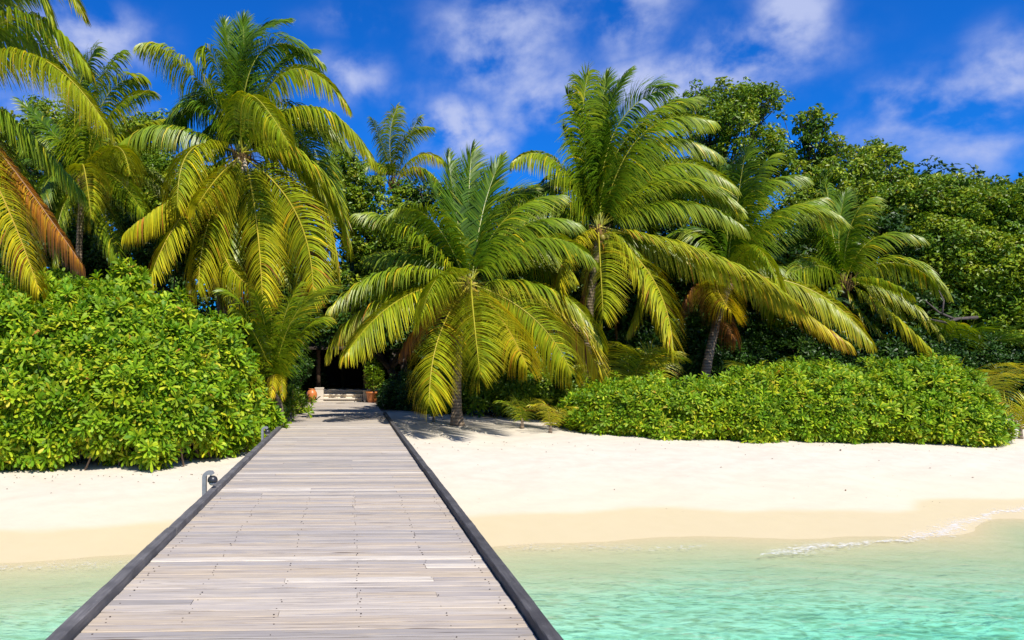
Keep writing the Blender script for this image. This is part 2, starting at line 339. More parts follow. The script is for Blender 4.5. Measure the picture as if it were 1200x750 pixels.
# ------------------------------------------------------------------ terrain and sea
def sst(a, b, x): t = np.clip((np.asarray(x, float) - a) / (b - a), 0, 1); return t * t * (3 - 2 * t)
def shore_off(X):
    X = np.asarray(X, float)
    o = .45 - .12 * np.clip(X, -16, 9) - 1.15 * sst(9.0, 11.0, X)
    o = o + .16 * np.sin(X * .9 + 1.0) + .07 * np.sin(X * 2.3) - .1 * np.sin(X * .37)
    return o
PY = [-600, -60, -20, 0, 4, 7, 9.5, 11.9, 13.2, 15.5, 17, 20, 24, 30, 34, 60, 600]
PZ = [-9, -5.5, -4.2, -2.9, -2.1, -1.50, -1.17, -1.0, -.90, -.66, -.54, -.30, -.14, -.06, 0, .15, .4]
def ground(X, Y):
    X = np.asarray(X, float); Y = np.asarray(Y, float)
    Ye = Y + shore_off(X) * (1 - sst(13.5, 20, Y))
    z = np.interp(Ye - .6, PY, PZ) / 3 + np.interp(Ye, PY, PZ) / 3 + np.interp(Ye + .6, PY, PZ) / 3
    dryf = sst(12.8, 15, Ye)
    z = z + dryf * (.018 * np.sin(X * 1.7 + Y * .8) * np.sin(Y * 1.3 - X * .5) + .012 * np.sin(X * 4.1 + 2 * np.sin(Y * 2.0)) * np.sin(Y * 3.7))
    z = z + (1 - sst(9, 11.5, Ye)) * .035 * np.sin(Y * 3.1 + 1.5 * np.sin(X * .9)) * np.sin(X * 1.3 + Y)
    return z
def gz(x, y): return float(ground(x, y))
def grid_axis(lo, a, b, hi, step, growth=1.25):
    mid = list(np.arange(a, b, step)); s = step; x = a; left = []
    while x > lo: s *= growth; x -= s; left.append(x)
    s = step; x = mid[-1]; right = []
    while x < hi: s *= growth; x += s; right.append(x)
    return np.array(left[::-1] + mid + right)
def gridmesh(xs, ys):
    X, Y = np.meshgrid(xs, ys); n, m = X.shape
    i = np.arange(n - 1)[:, None] * m; j = np.arange(m - 1)[None]
    Q = np.stack([i + j, i + j + 1, i + m + j + 1, i + m + j], -1).reshape(-1, 4)
    return X.ravel(), Y.ravel(), Q
X, Y, Q = gridmesh(grid_axis(-500, -14, 26, 500, .13), grid_axis(-500, 0, 36, 500, .13))
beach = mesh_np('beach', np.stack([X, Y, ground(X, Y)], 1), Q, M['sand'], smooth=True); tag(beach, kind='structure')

def wave(X, Y):
    z = .020 * np.sin(1.9 * (Y * .9 + X * .35) + 1.2 * np.sin(X * .5)) + .014 * np.sin(3.7 * (Y * .8 - X * .25) + 2) + .011 * np.sin(6.1 * (Y * .7 + X * .55) + 1.5 * np.sin(Y))
    z = z + .008 * np.sin(11 * (Y + .2 * X) + 2 * np.sin(X * 2)) + .006 * np.sin(14.0 * (X * .8 - .4 * Y) + 2 * np.sin(Y * 1.7))
    d = -1.0 - ground(X, Y)
    return z * (sst(-.02, .5, d) * .9 + .1)
wx = grid_axis(-500, -9, 16, 500, .07); wy = np.concatenate([-np.geomspace(500, .1, 60), np.arange(0, 15.6, .07)])
X, Y, Q = gridmesh(wx, wy); nV = len(X)
top = np.stack([X, Y, -1.0 + wave(X, Y)], 1)
# closed body of water: side walls and a bottom under the terrain
m_ = len(wx); n_ = len(wy)
ring = np.concatenate([np.arange(m_), np.arange(1, n_) * m_ + m_ - 1, (n_ - 1) * m_ + np.arange(m_ - 2, -1, -1), np.arange(n_ - 2, 0, -1) * m_])
bot = top[ring].copy(); bot[:, 2] = -14
k = len(ring); a = np.arange(k); b2 = (a + 1) % k
side = np.stack([ring[a], nV + a, nV + b2, ring[b2]], -1)
Vw = np.concatenate([top, bot, [[0, 0, -14]]])
fan = np.stack([nV + b2, nV + a, np.full(k, nV + k)], -1)
dpt = np.concatenate([np.clip(-1.0 - ground(top[:, 0], top[:, 1]), 0, 3), np.full(k + 1, 3.0)])
sea = mesh_np('sea', Vw, [Q, side, fan], M['water'], None, {'depth': dpt}, None, True); tag(sea, kind='structure')

# foam along the water's edge
def foam_strip(pts, halfw, name='foam'):
    V = []; A = []
    pts = np.array(pts); n = len(pts)
    T = nrm(np.gradient(pts, axis=0)); S = np.stack([-T[:, 1], T[:, 0]], 1)
    prof = [-1, -.5, 0, .5, 1]
    for i in range(n):
        for p in prof:
            q = pts[i] + S[i] * halfw[i] * p
            z = max(-1.0 + float(wave(q[0], q[1])), gz(q[0], q[1])) + .006 + .002 * (1 - p * p)
            V.append([q[0], q[1], z]); A.append(1 - abs(p))
    kk = len(prof); i = np.arange(n - 1)[:, None] * kk; j = np.arange(kk - 1)[None]
    Q = np.stack([i + j, i + kk + j, i + kk + j + 1, i + j + 1], -1).reshape(-1, 4)
    return np.array(V), Q, np.array(A)
def px_line(pp, z=-1.0, n=160):
    pp = np.array(pp, float); d = (EYE - z) * F / (pp[:, 1] - CY); x = (pp[:, 0] - CX) * d / F
    t = np.linspace(0, 1, n); tt = np.linspace(0, 1, len(pp))
    return np.stack([np.interp(t, tt, x), np.interp(t, tt, d)], 1)
fm = MB()
for pp, hw in (([(890, 652), (940, 643), (1000, 637), (1060, 633), (1100, 626), (1140, 610), (1170, 602), (1230, 598)], .11),
               ([(590, 641), (640, 642), (700, 641), (760, 644), (830, 640)], .11),
               ([(-60, 668), (0, 667), (60, 664), (120, 664), (170, 658)], .11)):
    hw *= 2.6; pts = px_line(pp); t = np.linspace(0, 1, len(pts))
    pts[:, 1] += .05 * np.sin(t * 40) + .03 * np.sin(t * 97)
    hwv = hw * (.5 + .9 * np.abs(np.sin(t * 7.0 + .6))) * np.minimum(1, 12 * np.minimum(t, 1 - t) + .05)
    V, Q, A = foam_strip(pts, hwv); fm.add(V, Q, edge=A * (1.0 if pp[0][0] == 890 else .62))
tag(fm.build('foam', M['foam'], smooth=True), 'broken line of white foam where the lagoon laps the beach', 'foam', kind='stuff')

# ------------------------------------------------------------------ jetty
JY = math.atan2(CX - 407, F)           # the jetty runs a little to the left of the view axis
S0, S1 = -1.673, 1.169
jetty = empty('jetty', (0, 0, 0), 'long weathered plank jetty running from the lagoon to the steps', 'jetty', rz=JY)
cJ, sJ = math.cos(JY), math.sin(JY)
def J(s, t, z): return np.array([s * cJ - t * sJ, s * sJ + t * cJ, z])
class LB(MB):
    def build(s, name, mats, parent, smooth=False):
        o = mesh_np(name, np.concatenate(s.V), [np.concatenate(q) for q in s.Q.values()], mats, None, None, None, smooth); o.parent = parent; return o
joists = [-1.58, -1.08, -.475, .08, .66, 1.08]
deck = LB(); nails = LB()
t = -5.0; T_END = 33.6; rr = random.Random(3)
while t < T_END:
    wd = .132; cuts = [S0]
    opts = joists[1:-1]
    for c in opts:
        if rr.random() < .085 and c - cuts[-1] > .4: cuts.append(c + rr.uniform(-.02, .02))
    cuts.append(S1)
    for a, b in zip(cuts[:-1], cuts[1:]):
        zt = rr.uniform(-.003, .003); th = .034; g = rr.uniform(.002, .0045); sk = rr.uniform(-.0012, .0012)
        x0, x1 = a + (.002 if a > S0 else 0), b - (.002 if b < S1 else rr.uniform(0, .004))
        y0, y1 = t + g + rr.uniform(0, .002), t + wd - g
        bv = .004
        V = []
        for x in (x0, x1):
            e = sk if x == x0 else -sk
            V += [[x, y0 + e, zt - th], [x, y0 + e, zt - bv], [x, y0 + bv + e, zt], [x, y1 - bv + e, zt], [x, y1 + e, zt - bv], [x, y1 + e, zt - th]]
        Qd = [[0, 6, 7, 1], [1, 7, 8, 2], [2, 8, 9, 3], [3, 9, 10, 4], [4, 10, 11, 5], [5, 11, 6, 0]]
        deck.add(V, [np.array(Qd), np.array([[0, 1, 2, 3, 4, 5]]), np.array([[11, 10, 9, 8, 7, 6]])])
    if 1.0 < t < 10:
        for jx in joists:
            for yy in (.035, .1):
                if rr.random() < .55:
                    x = jx + rr.uniform(-.02, .02); y = t + yy + rr.uniform(-.012, .012); r = rr.uniform(.003, .0055)
                    nails.box((x, y, .003), (r * 2, r * 2, .003))
    t += wd + .004
deck.build('deck', M['deck'], jetty)
nails_o = nails.build('nail', M['nail'], jetty); tag(nails_o, kind='stuff')
def rail(sc_, mt, tend):
    t = -5.0; i = 0
    while t < tend:
        L_ = min(4.3, tend - t); r = LB()
        n = 40; w2, h = .046, .066; jx = rr.uniform(-.008, .008)
        ys = np.linspace(t + .004, t + L_ - .004, n)
        V = []
        prof = [(-w2, -.04), (-w2, h - .006), (-w2 + .006, h), (w2 - .006, h), (w2, h - .006), (w2, -.04)]
        for y in ys:
            wob = .0015 * math.sin(y * 3.1 + i) + .001 * math.sin(y * 9.7)
            for a, b in prof: V.append([sc_ + jx + a + wob + rr.uniform(-.0015, .0015), y, .006 + b + (rr.uniform(-.002, .002) if b > .02 else 0)])
        kk = 6; ii = np.arange(n - 1)[:, None] * kk; jj = np.arange(kk)[None]; j2 = (jj + 1) % kk
        Qr = np.stack([ii + jj, ii + j2, ii + kk + j2, ii + kk + jj], -1).reshape(-1, 4)
        r.add(V, [Qr, np.array([[0, 1, 2, 3, 4, 5]]), np.array([[11, 10, 9, 8, 7, 6]]) + (n - 2) * 6])
        r.build('edge_rail', mt, jetty); t += L_; i += 1
rail(S0 - .050, M['rail_l'], 26.0); rail(S1 + .050, M['rail'], 26.0)
for s_ in joists[1:-1] + [S0 + .05, S1 - .05]:
    LB().box((s_, 11, -.13), (.07, 32, .18)).build('joist', M['rail'], jetty)
for k_ in range(7):
    tt = -3.6 + k_ * 3.2
    LB().box(((S0 + S1) / 2, tt, -.32), (S1 - S0 + .1, .14, .2)).build('cross_beam', M['rail'], jetty)
    for s_ in (S0 + .15, S1 - .15):
        q = LB(); q.tube([[s_, tt + .15, -4.8], [s_, tt + .15, -.24]], .09, 12); q.build('pile', M['rail'], jetty, True)

# small jetty lights: hooped brackets with a round lamp
def make_light():
    root = empty('jetty_light', (0, 0, 0), 'x', 'jetty light', 'small lamps along the left rail of the jetty')
    hb = MB()
    W, H, Dp, th = .045, .27, .16, .024
    # flat bracket plate, a hoop bent from wide strip: up, over the top and down to the rail
    path = [(-.02, -.42)] + [(-.02, z) for z in np.linspace(-.2, H - .06, 5)] + [(-.02 + .06 - .06 * math.cos(a), H - .06 + .06 * math.sin(a)) for a in np.linspace(.3, math.pi / 2, 6)] + [(.07, H), (.085, H - .025)]
    path = np.array(path); Tn = nrm(np.gradient(path, axis=0)); Nn = np.stack([-Tn[:, 1], Tn[:, 0]], 1)
    V = []
    for p, n in zip(path, Nn):
        for sgn_y, sgn_n in ((-1, -1), (1, -1), (1, 1), (-1, 1)):
            q = p + n * th * sgn_n; V.append([q[0], sgn_y * W, q[1]])
    n = len(path); i = np.arange(n - 1)[:, None] * 4; j = np.arange(4)[None]; j2 = (j + 1) % 4
    hb.add(V, [np.stack([i + j, i + j2, i + 4 + j2, i + 4 + j], -1).reshape(-1, 4), np.array([[3, 2, 1, 0]]), np.array([[0, 1, 2, 3]]) + (n - 1) * 4])
    hb.build('bracket', M['grey_metal'], root)
    lp = MB()
    lx = .088
    prof = [(.001, .07), (.03, .068), (.055, .05), (.066, .02), (.066, 0), (.062, -.012), (.001, -.012)]
    lp.lathe((.085, 0, .16), prof, 20)
    shell = lp.build('lamp_shell', M['lamp_dark'], root, True)
    gl = MB(); gl.lathe((.085, 0, .145), [(.001, 0), (.05, 0), (.048, -.02), (.03, -.038), (.001, -.044)][::-1], 20); gl.build('lamp_glass', M['lamp_glass'], shell, True)
    rd = MB(); rd.tube([[.06, 0, .22], [.06, 0, H]], .012, 8); rd.build('lamp_stalk', M['grey_metal'], root)
    return root
def copy_tree(o, parent=None):
    c = o.copy(); col.objects.link(c)
    if parent is not None: c.parent = parent
    for ch in [x for x in bpy.data.objects if x.parent == o]: copy_tree(ch, c)
    return c
proto = make_light()
for i, (d, lb) in enumerate([(10.35, 'grey hooped lamp bracket on the jetty rail over open sand, nearest the water'),
                             (17.4, 'grey hooped lamp bracket on the jetty rail beside the big green hedge'),
                             (24.2, 'grey hooped lamp bracket half hidden in leaves near the landward rail end')]):
    o = proto if i == 0 else copy_tree(proto)
    o['label'] = lb; o.location = tuple(J(S0 - .15, d, 0)); o.rotation_euler = (0, 0, JY)

# ------------------------------------------------------------------ entrance: steps, pillars, pots, pavilion
yE = 33.75
steps = empty('entrance_steps', J(-.25, yE, 0), 'three pale stone steps leading up to the dark pavilion doorway', 'steps')
xl, xr = -.25 - .95, -.25 + .85
cxE = float(J(-.25, yE, 0)[0])
for k_ in range(3):
    b = MB(); z0, z1 = -.05, .158 * (k_ + 1)
    y0 = yE + .02 + .34 * k_; y1 = yE + 1.35
    b.box((cxE, (y0 + y1) / 2 , (z0 + z1 - .05) / 2), (1.74 - .004 * k_, y1 - y0 + .002 * k_, z1 - .05 - z0))
    b.box((cxE, (y0 - .05 + y0 + .36) / 2, z1 - .024), (1.78 - .004 * k_, .41, .05))
    b.build('step', M['white_stone'], steps)
for px, w_, h_, lb in ((374.5, .34, .62, 'tall squat white plastered pillar beside the round terracotta jar'), (429, .26, .50, 'narrow white pillar stub beside the potted shrub')):
    d = 33.9; x = (px - CX) * d / F
    r = empty('low_pillar', (x, d, 0), lb, 'pillar')
    b = MB(); b.box((x, d, h_ / 2 - .06), (w_, w_, h_)); b.build('shaft', M['white_stone'], r)
    b = MB(); b.box((x, d, h_ - .035), (w_ + .04, w_ + .04, .05)); b.build('cap', M['white_stone'], r)
d = 33.2; x = (365.5 - CX) * d / F
jar = MB(); jar.lathe((x, d, 0), [(.001, 0), (.12, 0), (.15, .05), (.205, .20), (.225, .32), (.205, .43), (.15, .51), (.115, .535), (.14, .565), (.145, .58), (.12, .58), (.10, .53), (.001, .45)], 32)
jj = jar.build('jar', M['terracotta'], None, True); tag(jj, 'round glazed terracotta jar left of the steps', 'jar')
d = 33.2; x = (436 - CX) * d / F; pot_x, pot_y = x, d

pav = empty('pavilion', (cxE, 38, 0), 'dark open thatched pavilion at the landward end of the jetty', 'pavilion')
py0, py1 = 35.1, 42.0; pxa, pxb = cxE - 1.25, cxE + 4.4
MB().box(((pxa + pxb) / 2, (py0 + py1) / 2, .22), (pxb - pxa, py1 - py0, .48)).build('floor', M['white_stone'], pav)
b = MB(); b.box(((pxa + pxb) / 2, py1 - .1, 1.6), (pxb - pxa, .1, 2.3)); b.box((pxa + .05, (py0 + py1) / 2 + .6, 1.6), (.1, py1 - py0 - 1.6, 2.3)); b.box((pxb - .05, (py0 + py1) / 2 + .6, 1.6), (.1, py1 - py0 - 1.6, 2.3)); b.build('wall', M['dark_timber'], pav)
for xx in (pxa + .15, (373.5 - CX) * 35.3 / F, (428 - CX) * 35.3 / F, pxb - .15):
    MB().tube([[xx, py0 + .18, .46], [xx, py0 + .18, 2.75]], .085, 12).build('post', M['post_timber'], pav, True)
MB().tube([[(401 - CX) * 39 / F, 39, .46], [(401 - CX) * 39 / F, 39, 3.0]], .1, 12).build('post', M['post_timber'], pav, True)
rf = MB(); zc = 3.5; e = .7; ze = 2.3
A_ = [[pxa - e, py0 - e, ze], [pxb + e, py0 - e, ze], [pxb + e, py1 + e, ze], [pxa - e, py1 + e, ze]]
B_ = [[pxa + 2.4, (py0 + py1) / 2, zc], [pxb - 2.4, (py0 + py1) / 2, zc]]
V = A_ + B_ + [[p[0], p[1], p[2] - .07] for p in A_ + B_]
rf.add(V, [np.array([[0, 1, 5, 4], [2, 3, 4, 5], [7, 6, 10, 11], [9, 8, 11, 10], [0, 6, 7, 1], [1, 7, 8, 2], [2, 8, 9, 3], [3, 9, 6, 0]]), np.array([[1, 2, 5], [3, 0, 4], [8, 7, 11], [6, 9, 10]])])
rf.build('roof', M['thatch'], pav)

# ------------------------------------------------------------------ palms
def bez(P0, Mid, P2, n):
    C = 2 * Mid - (P0 + P2) / 2; t = np.linspace(0, 1, n)[:, None]
    return (1 - t) ** 2 * P0 + 2 * t * (1 - t) * C + t ** 2 * P2
WIND = np.array([.30, .05, 0])
def make_frond(P0, Mid, P2, dry=0.25, lmax=None, seed=0, droop=.55, lift=.25, parent=None, density=1.0, label=None, width=1.0):
    g = np.random.default_rng(seed)
    n = 22; C = bez(P0, Mid, P2, n)
    seg = np.linalg.norm(np.diff(C, axis=0), axis=1); s = np.concatenate([[0], np.cumsum(seg)]); Ltot = s[-1]
    # small natural sag waves
    T = nrm(np.gradient(C, axis=0))
    hout = (P2 - P0) * np.array([1, 1, 0])
    if np.linalg.norm(hout) < .3: hout = np.array([.1, -1, 0])
    S = nrm(np.cross(nrm(hout), UP)); S = nrm(S + g.normal(0, .12, 3)); young = dry < .2
    Tm = nrm(P2 - P0); ra = 0 if young else g.normal(0, R(24)); S = S * math.cos(ra) + np.cross(Tm, S) * math.sin(ra); roll1 = g.normal(0, R(22))
    mb = MB()
    rad = (.020 * (1 - s / Ltot) + .006) * min(1.2, Ltot / 4.5)
    mb.tube(C, rad, 5, True, dry=min(1, dry + .15), tone=.5)
    nface_r = sum(len(q) for qs in mb.Q.values() for q in qs)
    lmax = lmax or (min(1.1, .22 * Ltot + .05) if young else min(1.4, .30 * Ltot + .08))
    droop = droop * (1.0 if young else 1.45)
    N_ = int(Ltot / .034 * density)
    V = []; Qs = []; D = []; Tn = []
    st = np.concatenate([np.linspace(.10, .995, N_), np.linspace(.105, .995, N_)]); sd = np.concatenate([np.ones(N_), -np.ones(N_)])
    st = np.clip(st + g.normal(0, .003, len(st)), .08, 1)
    # wind-torn gaps
    keep = np.ones(len(st), bool)
    for _ in range(g.integers(1, 4)):
        c0 = g.uniform(.2, .95); sg = g.choice([-1, 1]); keep &= ~((np.abs(st - c0) < g.uniform(.004, .014)) & (sd == sg))
    st, sd = st[keep], sd[keep]; m = len(st)
    pos = np.stack([np.interp(st * Ltot, s, C[:, i]) for i in range(3)], 1)
    Tt = nrm(np.stack([np.interp(st * Ltot, s, T[:, i]) for i in range(3)], 1))
    Ss = S[None] - (Tt @ S)[:, None] * Tt; Ss = nrm(Ss); ro = (roll1 * st)[:, None]; Ss = Ss * np.cos(ro) + np.cross(Tt, Ss) * np.sin(ro); U = np.cross(Ss, Tt); U = U * np.where(np.sum(U * UP, 1, keepdims=True) + .35 * np.sum(U * -nrm(hout), 1, keepdims=True) < 0, -1, 1)
    prof = np.interp(st, [0, .12, .3, .55, .8, .93, 1], [.45, .7, .97, 1.0, .8, .55, .32]) * lmax * g.uniform(.84, 1.06, m)
    ang = np.interp(st, [0, .5, .85, 1], [R(24), R(31), R(46), R(70)]) + g.normal(0, .045, m) + (R(17) if young else 0)
    lf = (.30 if young else lift * .6) + g.normal(0, .07, m)
    # groups of leaflets lean together
    grp = np.sin(st * g.uniform(30, 60) + g.uniform(0, 6)) * .05
    d0 = nrm(Ss * (sd * np.cos(ang))[:, None] + Tt * np.sin(ang)[:, None] + U * (lf + grp)[:, None])
    K = 5; p = pos.copy(); d = d0; wprof = np.array([.45, 1, .95, .72, .40, .05]) * .0215 * width * min(1.0, .55 + Ltot / 9)
    rows = []; dirs = [d0]
    dr = droop * g.uniform(.8, 1.25, m)
    for k_ in range(K + 1):
        wv = Tt - np.sum(Tt * d, 1, keepdims=True) * d; wv = nrm(nrm(wv) + .25 * np.cross(d, nrm(wv)) * sd[:, None])
        hw = wprof[k_] * g.uniform(.85, 1.15, m)[:, None]
        rows.append(np.stack([p - wv * hw, p + wv * hw], 1))
        if k_ < K:
            p = p + d * (prof / K)[:, None]
            d = nrm(d + np.array([0, 0, -1.0]) * (dr * (.62, .55, .42, .3, .25)[k_])[:, None] + WIND * .22 + g.normal(0, .018, (m, 3)))
    V = np.stack(rows, 1).reshape(m * (K + 1) * 2, 3)     # leaflet, row, side
    base = np.arange(m)[:, None] * (K + 1) * 2; r_ = np.arange(K)[None] * 2
    Q = np.stack([base + r_, base + r_ + 1, base + r_ + 3, base + r_ + 2], -1).reshape(-1, 4)
    rowi = np.tile(np.repeat(np.arange(K + 1), 2), m) / K
    lt = np.repeat(g.uniform(0, 1, m), (K + 1) * 2); ldry = np.repeat(g.normal(0, .05, m) + .12 * np.maximum(st - .55, 0) + (g.random(m) < .05) * .3, (K + 1) * 2)
    dv = np.clip(dry * (.9 if dry < .8 else 1) + (.07 if .2 < dry < .5 else 0) + ldry + .08 * rowi ** 3 + (.10 * rowi ** 2 if dry > .3 else 0), 0, 1)
    mb.add(V, Q, dry=dv, tone=lt)
    Vv = np.concatenate(mb.V); q4 = np.concatenate(mb.Q[4]); q3 = np.concatenate(mb.Q[3])
    nr4 = len(mb.Q[4][0]); mi = np.concatenate([np.zeros(nr4), np.ones(len(q4) - nr4), np.zeros(len(q3))])
    o = mesh_np('frond', Vv, [q4, q3], [M['rachis'], M['frond']], parent, {k_: np.concatenate(v) for k_, v in mb.A.items()}, mi)
    if label: o['label'] = label
    return o
SEED = [100]
def palm(label, crown, base, fronds, filler=8, Lf=4.2, group='coconut palms along the beach', trunk_r=.15, nuts=0, name='palm_tree', spathe=False, fdry=.22, back_only=True, density=1.0, droop=.55, fibre=True, bow=.25):
    """crown = (px, py, depth); base = (px, depth); fronds = (mid px, mid py, tip px, tip py, tip depth offset, dryness)"""
    c = P(*crown); bx = (base[0] - CX) * base[1] / F; bz = gz(bx, base[1]); b0 = np.array([bx, base[1], bz - .1])
    root = empty(name, (bx, base[1], bz), label, 'palm tree' if name == 'palm_tree' else 'young palm', group)
    if trunk_r:
        md = (b0 + c) / 2 + np.array([bow * (1 if c[0] > b0[0] else -1) * -.6, 0, 0])
        C = bez(b0, md, c - np.array([0, 0, .25]), 26); s = np.linspace(0, 1, 26)
        rad = trunk_r * (1 - .35 * s) * (1 + .7 * np.exp(-s * 16)) + .006 * np.sin(s * 90)
        tb = MB(); tb.tube(C, rad, 14); tb.build('trunk', M['bark'], root, True)
    g = np.random.default_rng(SEED[0])
    if fibre:
        fb = MB()
        for k_ in range(26):
            a = g.uniform(0, 2 * np.pi); tl = g.uniform(.15, .42)
            p0 = c + np.array([.06 * math.cos(a), .06 * math.sin(a), -.45 + .1 * g.normal()]); p1 = c + np.array([tl * math.cos(a), tl * math.sin(a), g.uniform(-.1, .3)])
            fb.tube([p0, (p0 + p1) / 2 + [0, 0, -.03], p1], [.05, .045, .012], 5)
        fb.tube([c - [0, 0, .5], c - [0, 0, .2], c + [0, 0, .15]], [trunk_r * .7, trunk_r * 1.0, .05], 10)
        fb.build('crown_fibre', M['fibre'], root)
    for k_ in range(nuts):
        a = g.uniform(0, 2 * np.pi); rr_ = g.uniform(.22, .42); q = c + np.array([rr_ * math.cos(a), -abs(rr_ * math.sin(a)) * .8 - .05, g.uniform(-.62, -.25)])
        n_ = MB(); r0 = g.uniform(.09, .125)
        n_.lathe(q, [(.001, -r0 * 1.2), (r0 * .6, -r0), (r0 * .95, -r0 * .4), (r0, .1 * r0), (r0 * .8, r0 * .7), (r0 * .35, r0 * 1.1), (.001, r0 * 1.15)], 12); n_.build('coconut', M['nut'], root, True)
    if spathe:
        for q in ((-.12, -.35, -.25), (.22, -.35, -.3), (.1, -.3, -.5)):
            s_ = MB(); p0 = c + np.array(q) * .4; p1 = c + np.array(q) + [0, -.1, -.35]
            s_.tube([p0, (p0 + p1) / 2, p1], [.02, .075, .01], 6); s_.build('flower_spathe', M['spathe'], root)
    for f in fronds:
        mx, my, tx, ty, dz, dry = f[:6]; kw = f[6] if len(f) > 6 else {}
        SEED[0] += 1; gg = np.random.default_rng(SEED[0])
        a = gg.uniform(0, 2 * np.pi); p0 = c + np.array([.08 * math.cos(a), .08 * math.sin(a), gg.uniform(-.12, .06)])
        mid = P(mx, my, crown[2] + dz * .45); tip = P(tx, ty, crown[2] + dz)
        tocam = dz < -2
        kw = dict(kw); kw.setdefault('droop', droop + (.15 if dry > .35 else 0)); kw.setdefault('lift', .05 if dry > .35 else .22)
        make_frond(p0, mid, tip, dry, seed=SEED[0], parent=root, density=density, **kw)
    for k_ in range(filler + (3 if filler > 4 else 0)):
        SEED[0] += 1; gg = np.random.default_rng(SEED[0])
        a = gg.uniform(R(15), R(165)) if (back_only or k_ % 2) else gg.uniform(0, 2 * np.pi)
        el_ = gg.uniform(R(5), R(68)); Lk = Lf * gg.uniform(.8, 1.05)
        h = np.array([math.cos(a), math.sin(a), 0]); mid = c + h * Lk * .5 * math.cos(el_) + UP * Lk * .5 * math.sin(el_)
        tip = c + h * Lk * (.62 + .25 * math.cos(el_)) + UP * Lk * (.75 * math.sin(el_) - .38)
        make_frond(c + h * .08, mid, tip, fdry + gg.uniform(-.12, .1), seed=SEED[0], parent=root, droop=droop, lift=.2, density=density)
    SEED[0] += 1
    return root

# A: tall palm past the left edge
palm('tall palm cut off by the left edge with one orange dying frond', (-75, 95, 20.5), (-90, 20.5), [
    (20, -32, 95, 14, -.5, .34), (-5, -40, 60, 22, -1.2, .3), (20, 22, 104, 82, -1.0, .3, dict(droop=.8)), (30, 62, 126, 150, -2.2, .38, dict(droop=.9, lift=.05)),
    (5, 132, 97, 226, -.5, .26, dict(droop=.8, lift=.05)), (5, 185, 96, 310, -1.4, .86, dict(droop=1.9, lift=-.1, lmax=1.3, label='orange dying frond')),
    (-12, 200, 46, 342, -3.0, .62, dict(droop=.6, lift=-.05)), (-20, 150, 62, 275, .3, .3), (-160, 60, -240, 150, 0, .3), (-120, -20, -200, -10, 0, .3), (-90, -60, -60, -120, 0, .2), (-150, 150, -190, 280, -1, .4), (-100, 180, -110, 320, -2.5, .4)], 6, bow=.1)
# B: palm between A and C
palm('second palm from the left with small fanned fronds over the hedge', (97, 212, 25.5), (97, 26), [
    (97, 140, 98, 72, 1.0, .16, dict(droop=.3)), (88, 128, 112, 58, .2, .25, dict(droop=.5)), (108, 120, 142, 62, .4, .22, dict(droop=.6)), (122, 118, 168, 92, .2, .3, dict(droop=.8)), (132, 132, 176, 110, -.6, .3),
    (140, 160, 205, 140, .6, .36), (132, 172, 152, 205, -3.2, .38, dict(droop=.9)), (98, 195, 107, 255, -3.4, .4, dict(droop=.7)), (130, 205, 168, 250, -1.5, .25), (62, 205, 40, 262, -1.2, .2), (70, 165, 22, 118, .6, .15), (60, 190, 10, 190, .5, .1),
    (75, 240, 62, 310, -1.5, .3), (122, 250, 140, 312, -1.5, .25), (150, 195, 200, 225, .8, .3)], 7, Lf=3.8, trunk_r=.14)
# C: big palm
palm('big tall palm with a wide shaggy crown and young coconuts', (283, 180, 24.2), (252, 24.9), [
    (222, 82, 166, 53, -.3, .3, dict(droop=.75)), (252, 72, 236, 66, -.5, .22, dict(droop=.9)), (286, 85, 285, 22, .8, .14, dict(droop=.35)), (284, 70, 335, 24, .3, .16, dict(droop=.6)),
    (305, 62, 374, 72, .2, .2, dict(droop=.6)), (318, 90, 368, 60, .6, .16), (272, 80, 262, 28, .6, .14, dict(droop=.4)), (336, 84, 405, 122, -.8, .32, dict(droop=.75)), (364, 128, 437, 188, -1.0, .33, dict(droop=.8)), (290, 112, 338, 168, -3.2, .33, dict(droop=.8)),
    (226, 174, 208, 242, -2.6, .4, dict(droop=.45)), (362, 196, 411, 288, -1.8, .33, dict(droop=.6)), (352, 188, 398, 318, -1.3, .34, dict(droop=.6)), (346, 248, 367, 352, -3.0, .4, dict(droop=.35)),
    (300, 255, 308, 362, -3.4, .46, dict(droop=.5)), (208, 228, 148, 272, -2.2, .44, dict(droop=1.0)), (255, 208, 232, 240, -3.4, .44, dict(droop=.8)), (246, 255, 233, 342, -2.8, .44), (205, 150, 140, 172, .6, .26, dict(droop=1.0)),
    (232, 126, 200, 168, .5, .2), (345, 160, 392, 242, .6, .22), (215, 250, 173, 338, -3.6, .52, dict(droop=.4)), (258, 280, 309, 345, -2.2, .5, dict(droop=.9)), (360, 255, 352, 345, 0.2, .9, dict(droop=1.0)), (225, 220, 190, 310, -1.0, .3), (262, 250, 262, 350, -1.4, .3), (300, 230, 340, 330, -.5, .3), (268, 280, 262, 352, .2, .92, dict(droop=1.2)), (292, 270, 296, 350, .3, .9, dict(droop=1.2))], 8, Lf=4.0, trunk_r=.17, nuts=6, spathe=True, density=1.05)
# D: small far palm
palm('small distant palm top against the sky between the two big palms', (462, 212, 37), (462, 37.5), [
    (447, 168, 436, 140, -.5, .22), (457, 160, 466, 126, .3, .3), (472, 165, 505, 150, -.5, .3), (490, 182, 520, 190, -1, .42), (495, 200, 530, 240, -1, .4), (480, 160, 492, 140, .5, .25), (436, 190, 420, 215, 0, .3), (470, 240, 480, 270, -1, .3)], 3, Lf=3.2, trunk_r=.16)
